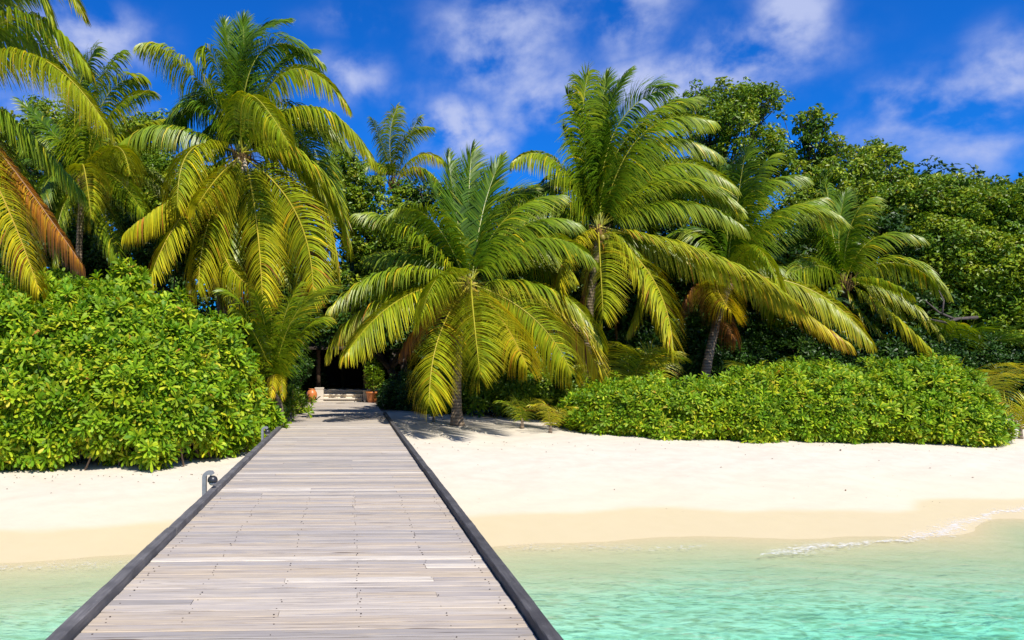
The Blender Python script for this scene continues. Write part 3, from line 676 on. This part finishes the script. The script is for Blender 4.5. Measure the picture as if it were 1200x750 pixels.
# E: the central palm
palm('short palm with a wide low crown beside the jetty end, its trunk on the sand', (550, 330, 23.4), (536, 23.3), [
    (549, 250, 553, 174, 1.6, .15, dict(droop=.22, lift=.05)), (534, 245, 524, 182, 1.4, .14, dict(droop=.25)), (566, 248, 588, 186, 1.2, .17, dict(droop=.25)), (524, 255, 498, 205, 1.0, .14, dict(droop=.3)),
    (580, 250, 622, 226, .8, .22, dict(droop=.3)), (594, 255, 655, 230, .6, .24, dict(droop=.4)), (612, 268, 675, 262, .6, .24), (628, 280, 694, 304, -.8, .28, dict(droop=.5)),
    (503, 255, 458, 252, -.4, .27, dict(droop=.5)), (482, 272, 420, 252, .5, .25), (462, 320, 388, 362, -.8, .3, dict(droop=.5)), (474, 348, 406, 414, -2.0, .36, dict(droop=.5)), (440, 355, 384, 412, 0, .38, dict(droop=.5)),
    (518, 322, 494, 372, -3.4, .32, dict(droop=.7)), (554, 360, 563, 442, -4.2, .36, dict(droop=.3)), (516, 390, 503, 474, -3.2, .43, dict(droop=.35)), (622, 370, 670, 438, -2.2, .37, dict(droop=.55)),
    (648, 340, 704, 402, -.8, .35, dict(droop=.6)), (582, 366, 618, 430, -3.4, .60, dict(droop=.5)), (655, 372, 702, 442, -.8, .62, dict(droop=.55)), (505, 365, 470, 415, .6, .88, dict(droop=.9)), (590, 345, 645, 352, .8, .3), (600, 300, 665, 330, 1.0, .3), (500, 300, 430, 300, 1.3, .22), (562, 385, 566, 430, .3, .92, dict(droop=1.0)), (530, 375, 520, 425, .6, .9)], 6, Lf=4.0, trunk_r=.155, nuts=6, density=1.1)
# F: tall palm right of centre
palm('tallest palm right of centre with windswept upright fronds', (702, 268, 26), (688, 26.3), [
    (702, 170, 712, 88, 1.2, .16, dict(droop=.35)), (684, 160, 690, 84, .2, .26, dict(droop=.5)), (706, 155, 738, 84, .6, .18, dict(droop=.45)), (720, 155, 784, 102, .3, .2, dict(droop=.5)), (732, 165, 816, 116, .4, .24), (752, 158, 834, 142, 0, .28),
    (758, 172, 842, 182, .3, .27, dict(droop=.6)), (776, 195, 860, 218, -.5, .3, dict(droop=.5)), (784, 218, 866, 246, -.6, .3, dict(droop=.5)), (790, 236, 872, 268, -.6, .3, dict(droop=.7)), (690, 185, 664, 110, .8, .15, dict(droop=.4)), (677, 195, 660, 150, .4, .18),
    (652, 190, 603, 188, -.3, .3, dict(droop=.9)), (668, 215, 640, 240, .5, .25), (703, 300, 707, 372, -3.8, .36, dict(droop=.35)), (762, 322, 789, 412, -3.0, .43, dict(droop=.3)), (742, 300, 775, 385, -2.0, .4), (838, 306, 940, 362, -2.6, .38, dict(droop=.6, lmax=1.3)),
    (664, 298, 658, 350, -3.4, .55, dict(droop=.4)), (750, 310, 738, 385, -.6, .35), (800, 300, 838, 345, .5, .3), (640, 262, 590, 300, .8, .25), (700, 180, 676, 92, .6, .2), (735, 205, 800, 200, .7, .2), (715, 320, 722, 388, .2, .92, dict(droop=1.0)), (690, 320, 682, 385, .4, .9)], 8, Lf=4.6, trunk_r=.17, nuts=3, density=1.1)
# G: leaning palm
palm('palm with a bare leaning trunk and rust-brown hanging dead fronds', (856, 322, 27), (820, 25.6), [
    (875, 232, 942, 208, .4, .22), (864, 240, 874, 178, .6, .2, dict(droop=.4)), (872, 235, 905, 184, .3, .22, dict(droop=.5)), (914, 250, 986, 260, -.5, .27, dict(droop=.5)), (850, 245, 838, 190, .8, .18), (884, 290, 914, 340, -3.2, .3, dict(droop=.9)),
    (908, 347, 996, 404, -2.0, .66, dict(droop=.55, lmax=1.25)), (946, 338, 1020, 400, -1.2, .42, dict(droop=.6)), (840, 332, 857, 366, -3.6, .62, dict(droop=.5)), (838, 345, 862, 398, -2.6, .95, dict(droop=1.2, label='rust-brown dead frond')), (815, 335, 800, 372, -1.2, .93, dict(droop=1.2)),
    (900, 262, 965, 232, .8, .22), (820, 290, 785, 300, .6, .22), (900, 310, 950, 330, .8, .3), (890, 335, 915, 385, 0.4, .35)], 7, Lf=4.2, trunk_r=.17)
# H: right palm
palm('rightmost beach palm arching over the long hedge', (990, 330, 28), (985, 28.4), [
    (983, 275, 992, 224, 1.0, .18, dict(droop=.4)), (998, 262, 1024, 232, .5, .24), (1024, 280, 1080, 280, -.2, .28, dict(droop=.5)), (1050, 308, 1110, 344, -.8, .3, dict(droop=.6)), (1028, 328, 1068, 346, -2.2, .3), (1054, 348, 1105, 402, -1.0, .33, dict(droop=.6)),
    (963, 312, 922, 322, -1.0, .3), (1042, 366, 1098, 418, -2.4, .52, dict(droop=.6, lmax=1.2)), (966, 278, 948, 238, .6, .2), (955, 300, 925, 285, .8, .2), (1012, 370, 1050, 410, -1.0, .35), (960, 350, 938, 395, -.8, .3), (1060, 362, 1125, 425, -.4, .4, dict(droop=.6)), (975, 270, 970, 215, 1.1, .2)], 6, Lf=3.8, trunk_r=.15)
# I: young palm left of the jetty
palm('stemless young palm with upright fronds between the hedge and the jetty', (322, 452, 20.9), (322, 20.9), [
    (343, 374, 388, 336, -.8, .28, dict(droop=.16, lift=0.0, lmax=1.1)), (312, 388, 300, 346, -.4, .26, dict(droop=.35)), (292, 372, 262, 342, .4, .22, dict(droop=.35)), (336, 400, 352, 350, .6, .2), 
    (321, 440, 317, 466, -.7, .66, dict(droop=.6, lmax=.35)), (329, 440, 331, 468, -.5, .6, dict(lmax=.3)), (300, 420, 272, 420, .4, .25), (318, 395, 318, 340, .9, .3), (352, 392, 384, 372, .3, .3, dict(lmax=.9, droop=.4)), (330, 385, 350, 335, .5, .28, dict(lmax=.9, droop=.3)), (300, 395, 276, 362, -.4, .3, dict(lmax=.9))], 0, Lf=2.2, trunk_r=.10, name='young_palm', group=None, fibre=False)
# J: small sprouts
def sprout(label, px, py, d, h, dry, n=7):
    c = P(px, py, d); g = np.random.default_rng(int(px)); sc_ = h
    fr = []
    root = empty('young_palm', (c[0], c[1], gz(c[0], c[1])), label, 'young palm', 'small self-sown palms')
    c[2] = gz(c[0], c[1]) + .12 * h
    tb = MB(); tb.tube([[c[0], c[1], c[2] - .3], c + [0, 0, .15]], [.05 * h + .02, .03], 8); tb.build('stem', M['bark'], root, True)
    for k_ in range(n):
        a = 2 * np.pi * k_ / n + g.uniform(-.3, .3); e_ = g.uniform(R(50), R(84)); Lk = h * g.uniform(.8, 1.15); hh = np.array([math.cos(a), math.sin(a), 0])
        mid = c + hh * Lk * .5 * math.cos(e_) + UP * Lk * .52 * math.sin(e_); tip = c + hh * Lk * (.4 + .45 * math.cos(e_)) + UP * Lk * (.85 * math.sin(e_) - .15)
        SEED[0] += 1; make_frond(c, mid, tip, dry + g.uniform(-.1, .1), lmax=.40 * h, seed=SEED[0], parent=root, density=.55, droop=.35, width=.75)
sprout('small green palm sprout on the sand right of the short palm trunk', 612, 501, 22.6, 1.15, .36)
sprout('small yellowing palm sprout where the sand meets the long hedge', 645, 505, 21.6, 1.0, .50)
sprout('low dark palm sprout tucked against the short palm trunk', 508, 495, 24.4, .8, .22)
sprout('spreading young palm behind the right end of the long hedge', 1152, 470, 25.5, 2.2, .42, 9)
sprout('small yellow palm cut off by the right edge on bare sand', 1196, 502, 20.6, 1.25, .52, 8)
sprout('shaded young palm under the tallest palm behind the long hedge', 738, 470, 25.2, 2.6, .30, 9)
sprout('shaded young palm in the gloom behind the middle of the long hedge', 905, 470, 25.6, 2.3, .22, 9)
sprout('young palm rising behind the big green hedge under the second palm', 62, 400, 23.4, 3.6, .25, 9)
sprout('dusky young palm under the trees at far right', 1105, 450, 27.5, 3.6, .22, 9)

# ------------------------------------------------------------------ beach shrubs (rosettes of spoon-shaped leaves)
def rosettes(C, A, g, nl=10, size=.13, dry=None, narrow=1.0):
    """C centres (n,3), A axes (n,3)"""
    n = len(C); a0 = g.uniform(0, 2 * np.pi, n)
    ref = nrm(np.cross(A, np.where(np.abs(A[:, 2:3]) > .9, np.array([[1., 0, 0]]), UP[None]))); B = np.cross(A, ref)
    k = np.arange(nl); th = a0[:, None] + k[None] * 2.4 + g.normal(0, .15, (n, nl))
    pol = R(18) + (k[None] / nl) * R(74) + g.normal(0, .09, (n, nl))
    rad = np.cos(th)[..., None] * ref[:, None] + np.sin(th)[..., None] * B[:, None]
    d = nrm(A[:, None] * np.cos(pol)[..., None] + rad * np.sin(pol)[..., None])
    d2 = nrm(d + rad * .35 + np.array([0, 0, -.18]))
    wv = nrm(np.cross(A[:, None], rad)); s = size * g.uniform(.75, 1.2, (n, nl))[..., None]; wd = s * .135 * narrow
    c = C[:, None] + A[:, None] * .02
    p0 = c; p1 = c + d * s * .55; p2 = p1 + d2 * s * .33; p3 = p2 + nrm(d2 + rad * .2 + np.array([0, 0, -.25])) * s * .16
    V = np.stack([p0 - wv * wd * .25, p0 + wv * wd * .25, p1 - wv * wd * .8, p1 + wv * wd * .8, p2 - wv * wd, p2 + wv * wd, p3 - wv * wd * .35, p3 + wv * wd * .35], 2).reshape(-1, 3)
    m = n * nl; b = np.arange(m)[:, None] * 8; r_ = np.array([0, 2, 4])[None]
    Q = np.stack([b + r_, b + r_ + 1, b + r_ + 3, b + r_ + 2], -1).reshape(-1, 4)
    if dry is None: dry = np.zeros(n)
    dr = np.clip(dry[:, None] + .10 + .6 * (k[None] / nl) ** 1.3 + g.normal(0, .10, (n, nl)) + (g.random((n, nl)) < .035) * .35, 0, 1)
    tn = np.clip(g.uniform(.15, .85, (n, 1)) + g.normal(0, .2, (n, nl)), 0, 1)
    return V, Q, np.repeat(dr.ravel(), 8), np.repeat(tn.ravel(), 8)
def hedge(label, top, basel, thick, nl, lump_n, seed, group=None, extra=(), size=.18, matn='scaevola', name='shrub', spacing=.195, endcap=True, lift_top=0):
    g = np.random.default_rng(seed); top = np.array(top, float); basel = np.array(basel, float)
    def front(u):
        pyb = np.interp(u, basel[:, 0], basel[:, 1])
        d = np.full(len(u), 18.0)
        for _ in range(30):
            x = (u - CX) * d / F; z = ground(x, d); d = .5 * d + .5 * np.clip((EYE - z) * F / (pyb - CY), 3, 60)
        return d
    th = lambda u: np.interp(u, [t_[0] for t_ in thick], [t_[1] for t_ in thick])
    def surf(u, ph):
        d = front(u); x0 = (u - CX) * d / F; z0 = ground(x0, d); D = th(u)
        pyt = np.interp(u, top[:, 0], top[:, 1]); dt = d + D * .42; H = EYE + (CY - pyt) * dt / F - z0; H = H * (1 + .05 * np.sin(u * .11 + seed) + .04 * np.sin(u * .29 + 2 * seed))
        H = np.maximum(H, .15)
        Y = d + D / 2 * (1 - np.cos(ph)); Z = z0 + H * np.sin(ph) ** .75; Xx = (u - CX) * Y / F
        return np.stack([Xx, Y, Z], 1)
    u0, u1 = top[0, 0], top[-1, 0]
    u = g.uniform(u0, u1, lump_n); ph = np.clip(np.abs(g.beta(1.6, 2.0, lump_n)) * R(165) + R(4), 0, R(170))
    nb = lump_n // 5; ph[:nb] = g.uniform(R(3), R(24), nb); p = surf(u, ph)
    du = surf(u + 3, ph) - p; dp = surf(u, ph + .02) - p; nn = nrm(np.cross(du, dp)); nn = nn * np.where(nn[:, 1:2] * -1 + nn[:, 2:3] < 0, -1, 1)
    # ends round off sideways
    if endcap:
        ef = np.maximum(np.exp(-(u - u0) / 18), np.exp(-(u1 - u) / 18)); sx = np.where(u - u0 < u1 - u, -1, 1)
        nn = nrm(nn + np.stack([sx * ef * 1.2, 0 * u, 0 * u], 1))
    r = g.uniform(.20, .58, lump_n); cen = p - nn * (r * .75)[:, None] + nn * (g.normal(-.06, .13, lump_n) + np.where(g.random(lump_n) < .12, .2, 0))[:, None]
    for (px, py, dd, rr2) in extra:
        cen = np.concatenate([cen, P(px, py, dd)[None]]); r = np.append(r, rr2); nn = np.concatenate([nn, nrm(np.array([[0, -.5, 1]]))])
    Cs = []; As = []; Dr = []
    for c, rr_, n_ in zip(cen, r, nn):
        k = int(2 * np.pi * rr_ ** 2 / spacing ** 2 * 1.15) + 3
        v = nrm(g.normal(0, 1, (k, 3)) + n_ * 1.1)
        rad = rr_ * g.uniform(.6, 1.25, k)[:, None]
        q = c + v * rad * np.array([1, 1, .85])
        Cs.append(q); As.append(nrm(v * .8 + np.array([0, -.15, .55]) + g.normal(0, .34, (k, 3)))); Dr.append(np.full(k, g.normal(0.0, .08)) + g.normal(0, .06, k))
    Cs = np.concatenate(Cs); As = np.concatenate(As); Dr = np.concatenate(Dr)
    ok = Cs[:, 2] > ground(Cs[:, 0], Cs[:, 1]) + .03; Cs, As, Dr = Cs[ok], As[ok], Dr[ok]
    V, Q, dr, tn = rosettes(Cs, As, g, nl, size, Dr)
    c0 = cen.mean(0); root = empty(name, (c0[0], c0[1], gz(c0[0], c0[1])), label, 'shrub', group)
    mesh_np('foliage', V, Q, M[matn], root, {'dry': dr, 'tone': tn})
    sb = MB()
    for c, rr_ in list(zip(cen, r))[::2]:
        bx, by = c[0] + g.normal(0, .35), c[1] + abs(g.normal(0, .45)) + .1; bz = gz(bx, by)
        md = np.array([(bx + c[0]) / 2 + g.normal(0, .08), (by + c[1]) / 2, (bz + c[2]) / 2]); sb.tube([[bx, by, bz - .05], md, c], [.022, .016, .008], 5)
    for q, a_ in list(zip(Cs, As))[::3]:
        sb.tube([q - a_ * .22, q], [.007, .004], 4, False)
    sb.build('branches', M['stem'], root)
    return root
hedge('huge bright green mound of beach hedge left of the jetty',
      [(-130, 355), (-60, 350), (0, 358), (30, 348), (60, 340), (100, 350), (135, 352), (160, 356), (200, 368), (228, 374), (246, 388), (262, 406), (278, 430), (292, 456), (304, 480), (316, 505)],
      [(-130, 556), (0, 552), (60, 552), (120, 550), (180, 551), (230, 545), (258, 538), (280, 530), (300, 520), (322, 508)],
      [(-130, 6.5), (60, 6.5), (200, 5.5), (250, 4.0), (280, 2.4), (322, 1.0)], 11, 950, 11,
      extra=[(148, 326, 18.6, .24), (156, 342, 18.5, .3), (140, 352, 18.4, .3), (205, 360, 18.5, .3), (272, 388, 18.5, .25), (150, 318, 18.6, .2), (162, 330, 18.6, .22)], size=.215, spacing=.235)
LB1 = hedge('low front part of the long bright green hedge right of the short palm',
      [(672, 488), (686, 474), (704, 462), (750, 455), (800, 461), (840, 454), (880, 460), (905, 480)],
      [(672, 504), (700, 507), (750, 512), (800, 514), (850, 515), (905, 517)], [(672, 1.2), (720, 2.6), (880, 3.0), (905, 2)], 10, 430, 12, group='bright green beach hedge on the right', size=.175, spacing=.20)
LB2 = hedge('tall right-hand stretch of the long beach hedge ending above bare sand',
      [(850, 456), (880, 447), (940, 441), (1000, 446), (1050, 441), (1078, 440), (1095, 438), (1120, 446), (1136, 458), (1150, 474), (1160, 496), (1166, 514)],
      [(858, 514), (950, 517), (1050, 518), (1120, 520), (1144, 521), (1166, 520)], [(858, 3), (1000, 4), (1100, 3.2), (1166, 1.0)], 10, 780, 13, group='bright green beach hedge on the right', size=.175, spacing=.20)
# shaded shrubs behind and beside the path
def dshrub(label, top, basel, thick, n, seed, matn='darkleaf', size=.17, nl=8, sp=.19):
    return hedge(label, top, basel, thick, nl, n, seed, size=size, matn=matn, spacing=sp, group=None)
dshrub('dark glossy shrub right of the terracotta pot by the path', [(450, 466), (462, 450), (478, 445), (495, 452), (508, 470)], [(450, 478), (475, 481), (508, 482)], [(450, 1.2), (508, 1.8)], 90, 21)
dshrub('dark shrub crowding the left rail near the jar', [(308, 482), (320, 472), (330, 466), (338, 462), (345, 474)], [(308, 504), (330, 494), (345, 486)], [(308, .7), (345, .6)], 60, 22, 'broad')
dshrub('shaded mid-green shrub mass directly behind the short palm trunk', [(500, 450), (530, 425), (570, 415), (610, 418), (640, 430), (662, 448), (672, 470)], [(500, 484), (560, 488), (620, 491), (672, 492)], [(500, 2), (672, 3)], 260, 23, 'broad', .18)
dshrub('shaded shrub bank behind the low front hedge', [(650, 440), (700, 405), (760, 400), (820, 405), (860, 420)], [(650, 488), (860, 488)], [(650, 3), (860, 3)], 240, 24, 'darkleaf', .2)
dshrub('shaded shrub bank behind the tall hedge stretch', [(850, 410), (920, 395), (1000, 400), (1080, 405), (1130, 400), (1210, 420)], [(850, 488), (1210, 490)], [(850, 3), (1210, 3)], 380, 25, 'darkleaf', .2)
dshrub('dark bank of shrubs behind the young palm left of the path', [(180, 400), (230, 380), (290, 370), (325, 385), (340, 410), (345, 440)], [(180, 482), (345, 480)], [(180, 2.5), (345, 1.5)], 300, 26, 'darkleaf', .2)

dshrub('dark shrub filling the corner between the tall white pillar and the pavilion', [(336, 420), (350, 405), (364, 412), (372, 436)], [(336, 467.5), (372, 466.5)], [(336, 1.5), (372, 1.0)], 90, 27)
# potted shrub
pr = empty('potted_shrub', (pot_x, pot_y, 0), 'leafy shrub in a wide terracotta pot right of the steps', 'potted plant')
q = MB(); q.lathe((pot_x, pot_y, 0), [(.001, 0), (.17, 0), (.20, .12), (.25, .38), (.275, .40), (.275, .46), (.24, .46), (.22, .40), (.001, .38)], 28); q.build('pot', M['terracotta'], pr, True)
g = np.random.default_rng(5); k = 190
cc = np.array([pot_x + .05, pot_y, 1.15]) + nrm(g.normal(0, 1, (k, 3))) * g.uniform(.3, 1, (k, 1)) ** .5 * np.array([.42, .36, .72])
V, Q, dr, tn = rosettes(cc, nrm(g.normal(0, .5, (k, 3)) + np.array([0, -.2, .7])), g, 7, .15)
mesh_np('foliage', V, Q, M['broad'], pr, {'dry': dr, 'tone': tn})
q = MB(); q.tube([[pot_x, pot_y, .38], [pot_x + .04, pot_y, .8], [pot_x + .05, pot_y, 1.4]], [.03, .025, .012], 7); q.build('stem', M['stem'], pr)

# ------------------------------------------------------------------ broadleaf trees
def leaves(C, Rc, per, size, g, matn, up=.5):
    n = len(C); m = n * per
    cc = np.repeat(C, per, 0); rr_ = np.repeat(Rc, per)
    v = nrm(g.normal(0, 1, (m, 3))); p = cc + v * (rr_ * g.uniform(.25, 1, m) ** .5)[:, None] * np.array([1, 1, .7])
    nn = nrm(v * .5 + np.array([0, -.15, up]) + g.normal(0, .45, (m, 3)))
    ax = nrm(np.cross(nn, g.normal(0, 1, (m, 3)))); ax = nrm(ax + np.array([0, 0, -.25])); wv = nrm(np.cross(nn, ax))
    s = (size * g.uniform(.65, 1.25, m))[:, None]; fold = nn * s * .12
    V = np.stack([p - ax * s * .5, p + wv * s * .27 + fold, p + ax * s * .5, p - wv * s * .27 + fold], 1).reshape(-1, 3)
    b = np.arange(m)[:, None] * 4; Q = np.concatenate([b + np.array([0, 1, 2])[None], b + np.array([0, 2, 3])[None]])
    dr = np.clip(np.repeat(g.uniform(.1, .75, n), per) + g.normal(0, .12, m), 0, 1); tn = np.clip(np.repeat(g.uniform(.25, .75, n), per) + g.normal(0, .2, m), 0, 1)
    return V, Q, np.repeat(dr, 4), np.repeat(tn, 4)
def tree(label, base, blobs, matn='broad', size=.17, clump=.42, per=46, dens=1.0, seed=0, name='broadleaf_tree', group='leafy trees behind the palms', limbs=True, trunk=.2):
    """base = (px, depth); blobs = (px, py, depth, half width px, half height px, half depth m)"""
    g = np.random.default_rng(seed); bx = (base[0] - CX) * base[1] / F; bz = gz(bx, base[1])
    root = empty(name, (bx, base[1], bz), label, 'tree', group)
    tb = MB(); Vs, Qs, Ds, Ts = [], [], [], []; n0 = 0; br = []
    cents = [P(b_[0], b_[1], b_[2]) for b_ in blobs]; low = min(c_[2] for c_ in cents)
    fork = np.array([bx * .6 + np.mean([c_[0] for c_ in cents]) * .4, base[1], max(bz + 1.2, bz + (low - bz) * .55)])
    tb.tube(bez(np.array([bx, base[1], bz - .2]), (np.array([bx, base[1], bz]) + fork) / 2 + [.15, 0, 0], fork, 10), np.linspace(trunk, trunk * .7, 10), 12)
    tb.build('trunk', M['treebark'], root, True)
    for b_, c_ in zip(blobs, cents):
        rx, rz, ry = b_[3] * b_[2] / F, b_[4] * b_[2] / F, b_[5]; rad = np.array([rx, ry, rz])
        area = 4 * np.pi * ((rx * ry) ** 1.6 / 3 + (rx * rz) ** 1.6 / 3 + (ry * rz) ** 1.6 / 3) ** (1 / 1.6)
        k = max(4, int(area / (clump ** 2) * .50 * dens))
        v = nrm(g.normal(0, 1, (k, 3))); v[:, 1] = np.where(v[:, 1] > .35, -v[:, 1], v[:, 1])
        cc = c_ + v * rad * g.uniform(.45, 1.02, (k, 1)) ** .6 + g.normal(0, .12, (k, 3)); rr_ = clump * g.uniform(.6, 1.15, k)
        ok = cc[:, 2] > bz + .3; cc, rr_ = cc[ok], rr_[ok]
        V, Q, dr, tn = leaves(cc, rr_, per, size, g, matn); Vs.append(V); Qs.append(Q + n0); n0 += len(V); Ds.append(dr); Ts.append(tn)
        if limbs:
            lb = MB(); mid = (fork + c_) / 2 + g.normal(0, .25, 3); Cl = bez(fork, mid, c_, 8); lb.tube(Cl, np.linspace(trunk * .5, .05, 8), 7)
            for q in cc[:: max(1, len(cc) // 26)]:
                st = Cl[g.integers(4, 8)]; md = (st + q) / 2 + g.normal(0, .12, 3); lb.tube([st, md, q], [.035, .022, .01], 5)
            br.append(lb)
    for lb in br: lb.build('branch', M['treebark'], root, True)
    mesh_np('crown', np.concatenate(Vs), np.concatenate(Qs), M[matn], root, {'dry': np.concatenate(Ds), 'tone': np.concatenate(Ts)})
    return root
tree('small-leaved dark green tree filling the gap between the big tall palm and the short palm', (478, 34.6), [(405, 235, 34.6, 34, 48, 1.2), (440, 262, 34.4, 42, 55, 1.3), (400, 195, 35, 20, 18, 1), (470, 300, 34.4, 38, 50, 1.3), (420, 330, 34.6, 42, 40, 1.2), (480, 240, 35, 22, 26, 1)], seed=31, size=.16, clump=.34, per=44, dens=1.2)
tree('tall open-topped tree just right of the tallest palm', (850, 33), [(850, 128, 33, 52, 26, 2), (885, 120, 33, 28, 16, 1.2), (830, 150, 32.5, 40, 32, 2), (865, 180, 32.5, 50, 38, 2), (800, 125, 33, 22, 18, 1), (900, 195, 32.5, 28, 26, 1.5)], seed=32, size=.165, clump=.36, per=42, dens=.68)
tree('slim tree top standing alone against the sky', (946, 33.5), [(942, 148, 33.5, 22, 20, .9), (946, 175, 33.5, 24, 22, 1), (952, 205, 33.5, 26, 22, 1.3)], seed=33, size=.2, clump=.30, per=26, dens=.65, trunk=.12)
tree('spreading airy tree right of the slim tree top', (1000, 32.5), [(1010, 190, 32.5, 36, 14, 1.5), (985, 208, 32, 40, 20, 1.6), (1030, 215, 32, 28, 18, 1.5), (960, 225, 31.5, 36, 26, 2), (1000, 245, 31.5, 48, 34, 2), (930, 250, 31.5, 40, 36, 2), (1015, 178, 33, 18, 9, .8), (975, 182, 33, 14, 12, .8)], seed=34, size=.165, clump=.34, per=36, dens=.72)
tree('wide dense leafy tree behind the rightmost beach palm', (1090, 30.5), [(1080, 240, 31, 50, 32, 2), (1110, 252, 30.5, 44, 36, 2.2), (1050, 250, 31, 35, 32, 2), (1085, 300, 30, 60, 46, 2.5), (1120, 330, 29.5, 50, 48, 2), (1070, 350, 30.5, 50, 40, 2), (1130, 232, 31, 26, 16, 1.2)], seed=35, size=.155, clump=.38, per=62, dens=1.15)
tree('dense leafy tree running out of the right edge', (1195, 29.5), [(1170, 255, 30, 45, 34, 2), (1200, 270, 29.5, 60, 46, 2.5), (1160, 310, 29, 50, 44, 2.2), (1215, 340, 28.5, 60, 55, 2.5), (1150, 365, 29, 45, 36, 2), (1195, 232, 31, 22, 22, 1.2), (1250, 300, 29, 60, 90, 2.5), (1185, 405, 28, 50, 34, 2)], seed=36, size=.155, clump=.38, per=62, dens=1.15)
tree('leafy tree mostly hidden behind the second palm', (165, 31), [(165, 165, 31, 28, 26, 1.5), (150, 210, 30.5, 50, 45, 2), (60, 190, 30.5, 60, 70, 2), (200, 240, 30, 50, 60, 2), (30, 270, 29.5, 70, 60, 2), (185, 150, 32, 18, 14, 1)], seed=37, matn='broad', dens=1.5)
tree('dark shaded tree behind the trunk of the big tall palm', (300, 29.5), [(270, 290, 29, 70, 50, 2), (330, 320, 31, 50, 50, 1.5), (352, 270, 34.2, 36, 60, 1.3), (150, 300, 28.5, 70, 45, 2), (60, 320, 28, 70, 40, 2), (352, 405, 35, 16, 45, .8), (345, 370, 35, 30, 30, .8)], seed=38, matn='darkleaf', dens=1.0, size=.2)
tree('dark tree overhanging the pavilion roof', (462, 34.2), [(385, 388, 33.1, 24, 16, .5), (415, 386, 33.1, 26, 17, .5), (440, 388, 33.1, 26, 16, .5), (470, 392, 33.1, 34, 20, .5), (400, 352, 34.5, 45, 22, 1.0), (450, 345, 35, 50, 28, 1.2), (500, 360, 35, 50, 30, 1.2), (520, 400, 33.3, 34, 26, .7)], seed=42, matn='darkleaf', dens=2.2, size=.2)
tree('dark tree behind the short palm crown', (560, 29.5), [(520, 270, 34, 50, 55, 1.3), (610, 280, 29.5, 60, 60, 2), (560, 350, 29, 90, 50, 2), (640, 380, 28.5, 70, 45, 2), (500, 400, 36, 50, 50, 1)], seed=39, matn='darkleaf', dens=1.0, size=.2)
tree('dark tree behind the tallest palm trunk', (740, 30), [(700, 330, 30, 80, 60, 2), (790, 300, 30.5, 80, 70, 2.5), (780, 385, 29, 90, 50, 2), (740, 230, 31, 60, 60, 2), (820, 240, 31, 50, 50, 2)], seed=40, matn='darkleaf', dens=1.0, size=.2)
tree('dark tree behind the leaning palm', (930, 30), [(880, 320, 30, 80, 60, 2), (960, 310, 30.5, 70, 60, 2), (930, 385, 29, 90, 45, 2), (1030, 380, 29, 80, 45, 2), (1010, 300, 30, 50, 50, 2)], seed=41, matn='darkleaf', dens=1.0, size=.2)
# bare crooked branch showing in the gloom
lb = MB(); g = np.random.default_rng(3)
br = empty('fallen_branch', P(1085, 390, 26.5), 'bare crooked grey branch in the gloom under the right-hand trees', 'branch')
lb.tube([P(1145, 372, 27), P(1118, 374, 26.8), P(1100, 366, 26.6), P(1084, 352, 26.5)], [.06, .05, .035, .015], 8); lb.tube([P(1122, 374, 26.8), P(1108, 378, 26.4), P(1090, 374, 26.2)], [.05, .04, .015], 7); lb.tube([P(1104, 368, 26.6), P(1106, 352, 26.7), P(1100, 340, 26.8)], [.035, .025, .01], 6)
lb.build('branch_wood', m_bark('pale_bark', (.06, .045, .04), (.15, .12, .10), False), br, True)

# far wood closing the view behind everything
g = np.random.default_rng(50); nc = 11000
xx = g.uniform(-45, 75, nc); yy = 40 + g.uniform(0, 8, nc)
hh = 7.6 + 4.6 * (1 - sst(-7, -3, xx)) + 3.0 * sst(20, 26, xx) + 1.0 * np.sin(xx * .25) + .8 * np.sin(xx * .7 + 1) + g.normal(0, .4, nc)
zz = g.uniform(.2, 1, nc) ** .7 * hh
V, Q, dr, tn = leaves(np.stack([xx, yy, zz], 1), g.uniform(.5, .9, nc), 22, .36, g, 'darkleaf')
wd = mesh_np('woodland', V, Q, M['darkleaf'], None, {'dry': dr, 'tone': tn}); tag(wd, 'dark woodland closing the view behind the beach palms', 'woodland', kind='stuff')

# small dark bits of coral and leaf litter on the sand
lt = MB(); g = np.random.default_rng(77)
spots = [(985, 528, .05), (991, 575, .035), (1090, 549, .03), (845, 548, .03), (720, 574, .025), (1140, 560, .03), (640, 530, .03), (1030, 540, .025), (905, 538, .03), (560, 545, .02), (60, 578, .02), (180, 566, .03)]
for (px, py, r_) in spots + [(g.uniform(470, 1190), g.uniform(524, 600), g.uniform(.006, .014)) for _ in range(60)] + [(g.uniform(0, 1180), 0, g.uniform(.012, .03)) for _ in range(160)]:
    if py == 0: py = (556 if px < 300 else 518) + g.exponential(4)
    if 300 < px < 470 and py < 560: continue
    d = 18.0
    for _ in range(30): d = .5 * d + .5 * (EYE - gz((px - CX) * d / F, d)) * F / (py - CY)
    x = (px - CX) * d / F; z = gz(x, d); a = g.uniform(0, 6.3)
    ca, sa = math.cos(a), math.sin(a)
    lt.add(np.array([[-1, 0, .1], [0, -.5, .35], [1, 0, .25], [0, .5, .4], [0, 0, .75]]) @ np.array([[ca, sa, 0], [-sa, ca, 0], [0, 0, 1]]) * r_ + [x, d, z], np.array([[0, 1, 4], [1, 2, 4], [2, 3, 4], [3, 0, 4]]))
tag(lt.build('leaf_litter', M['litter']), 'scattered dry leaf bits and coral crumbs on the sand', 'leaf litter', kind='stuff')
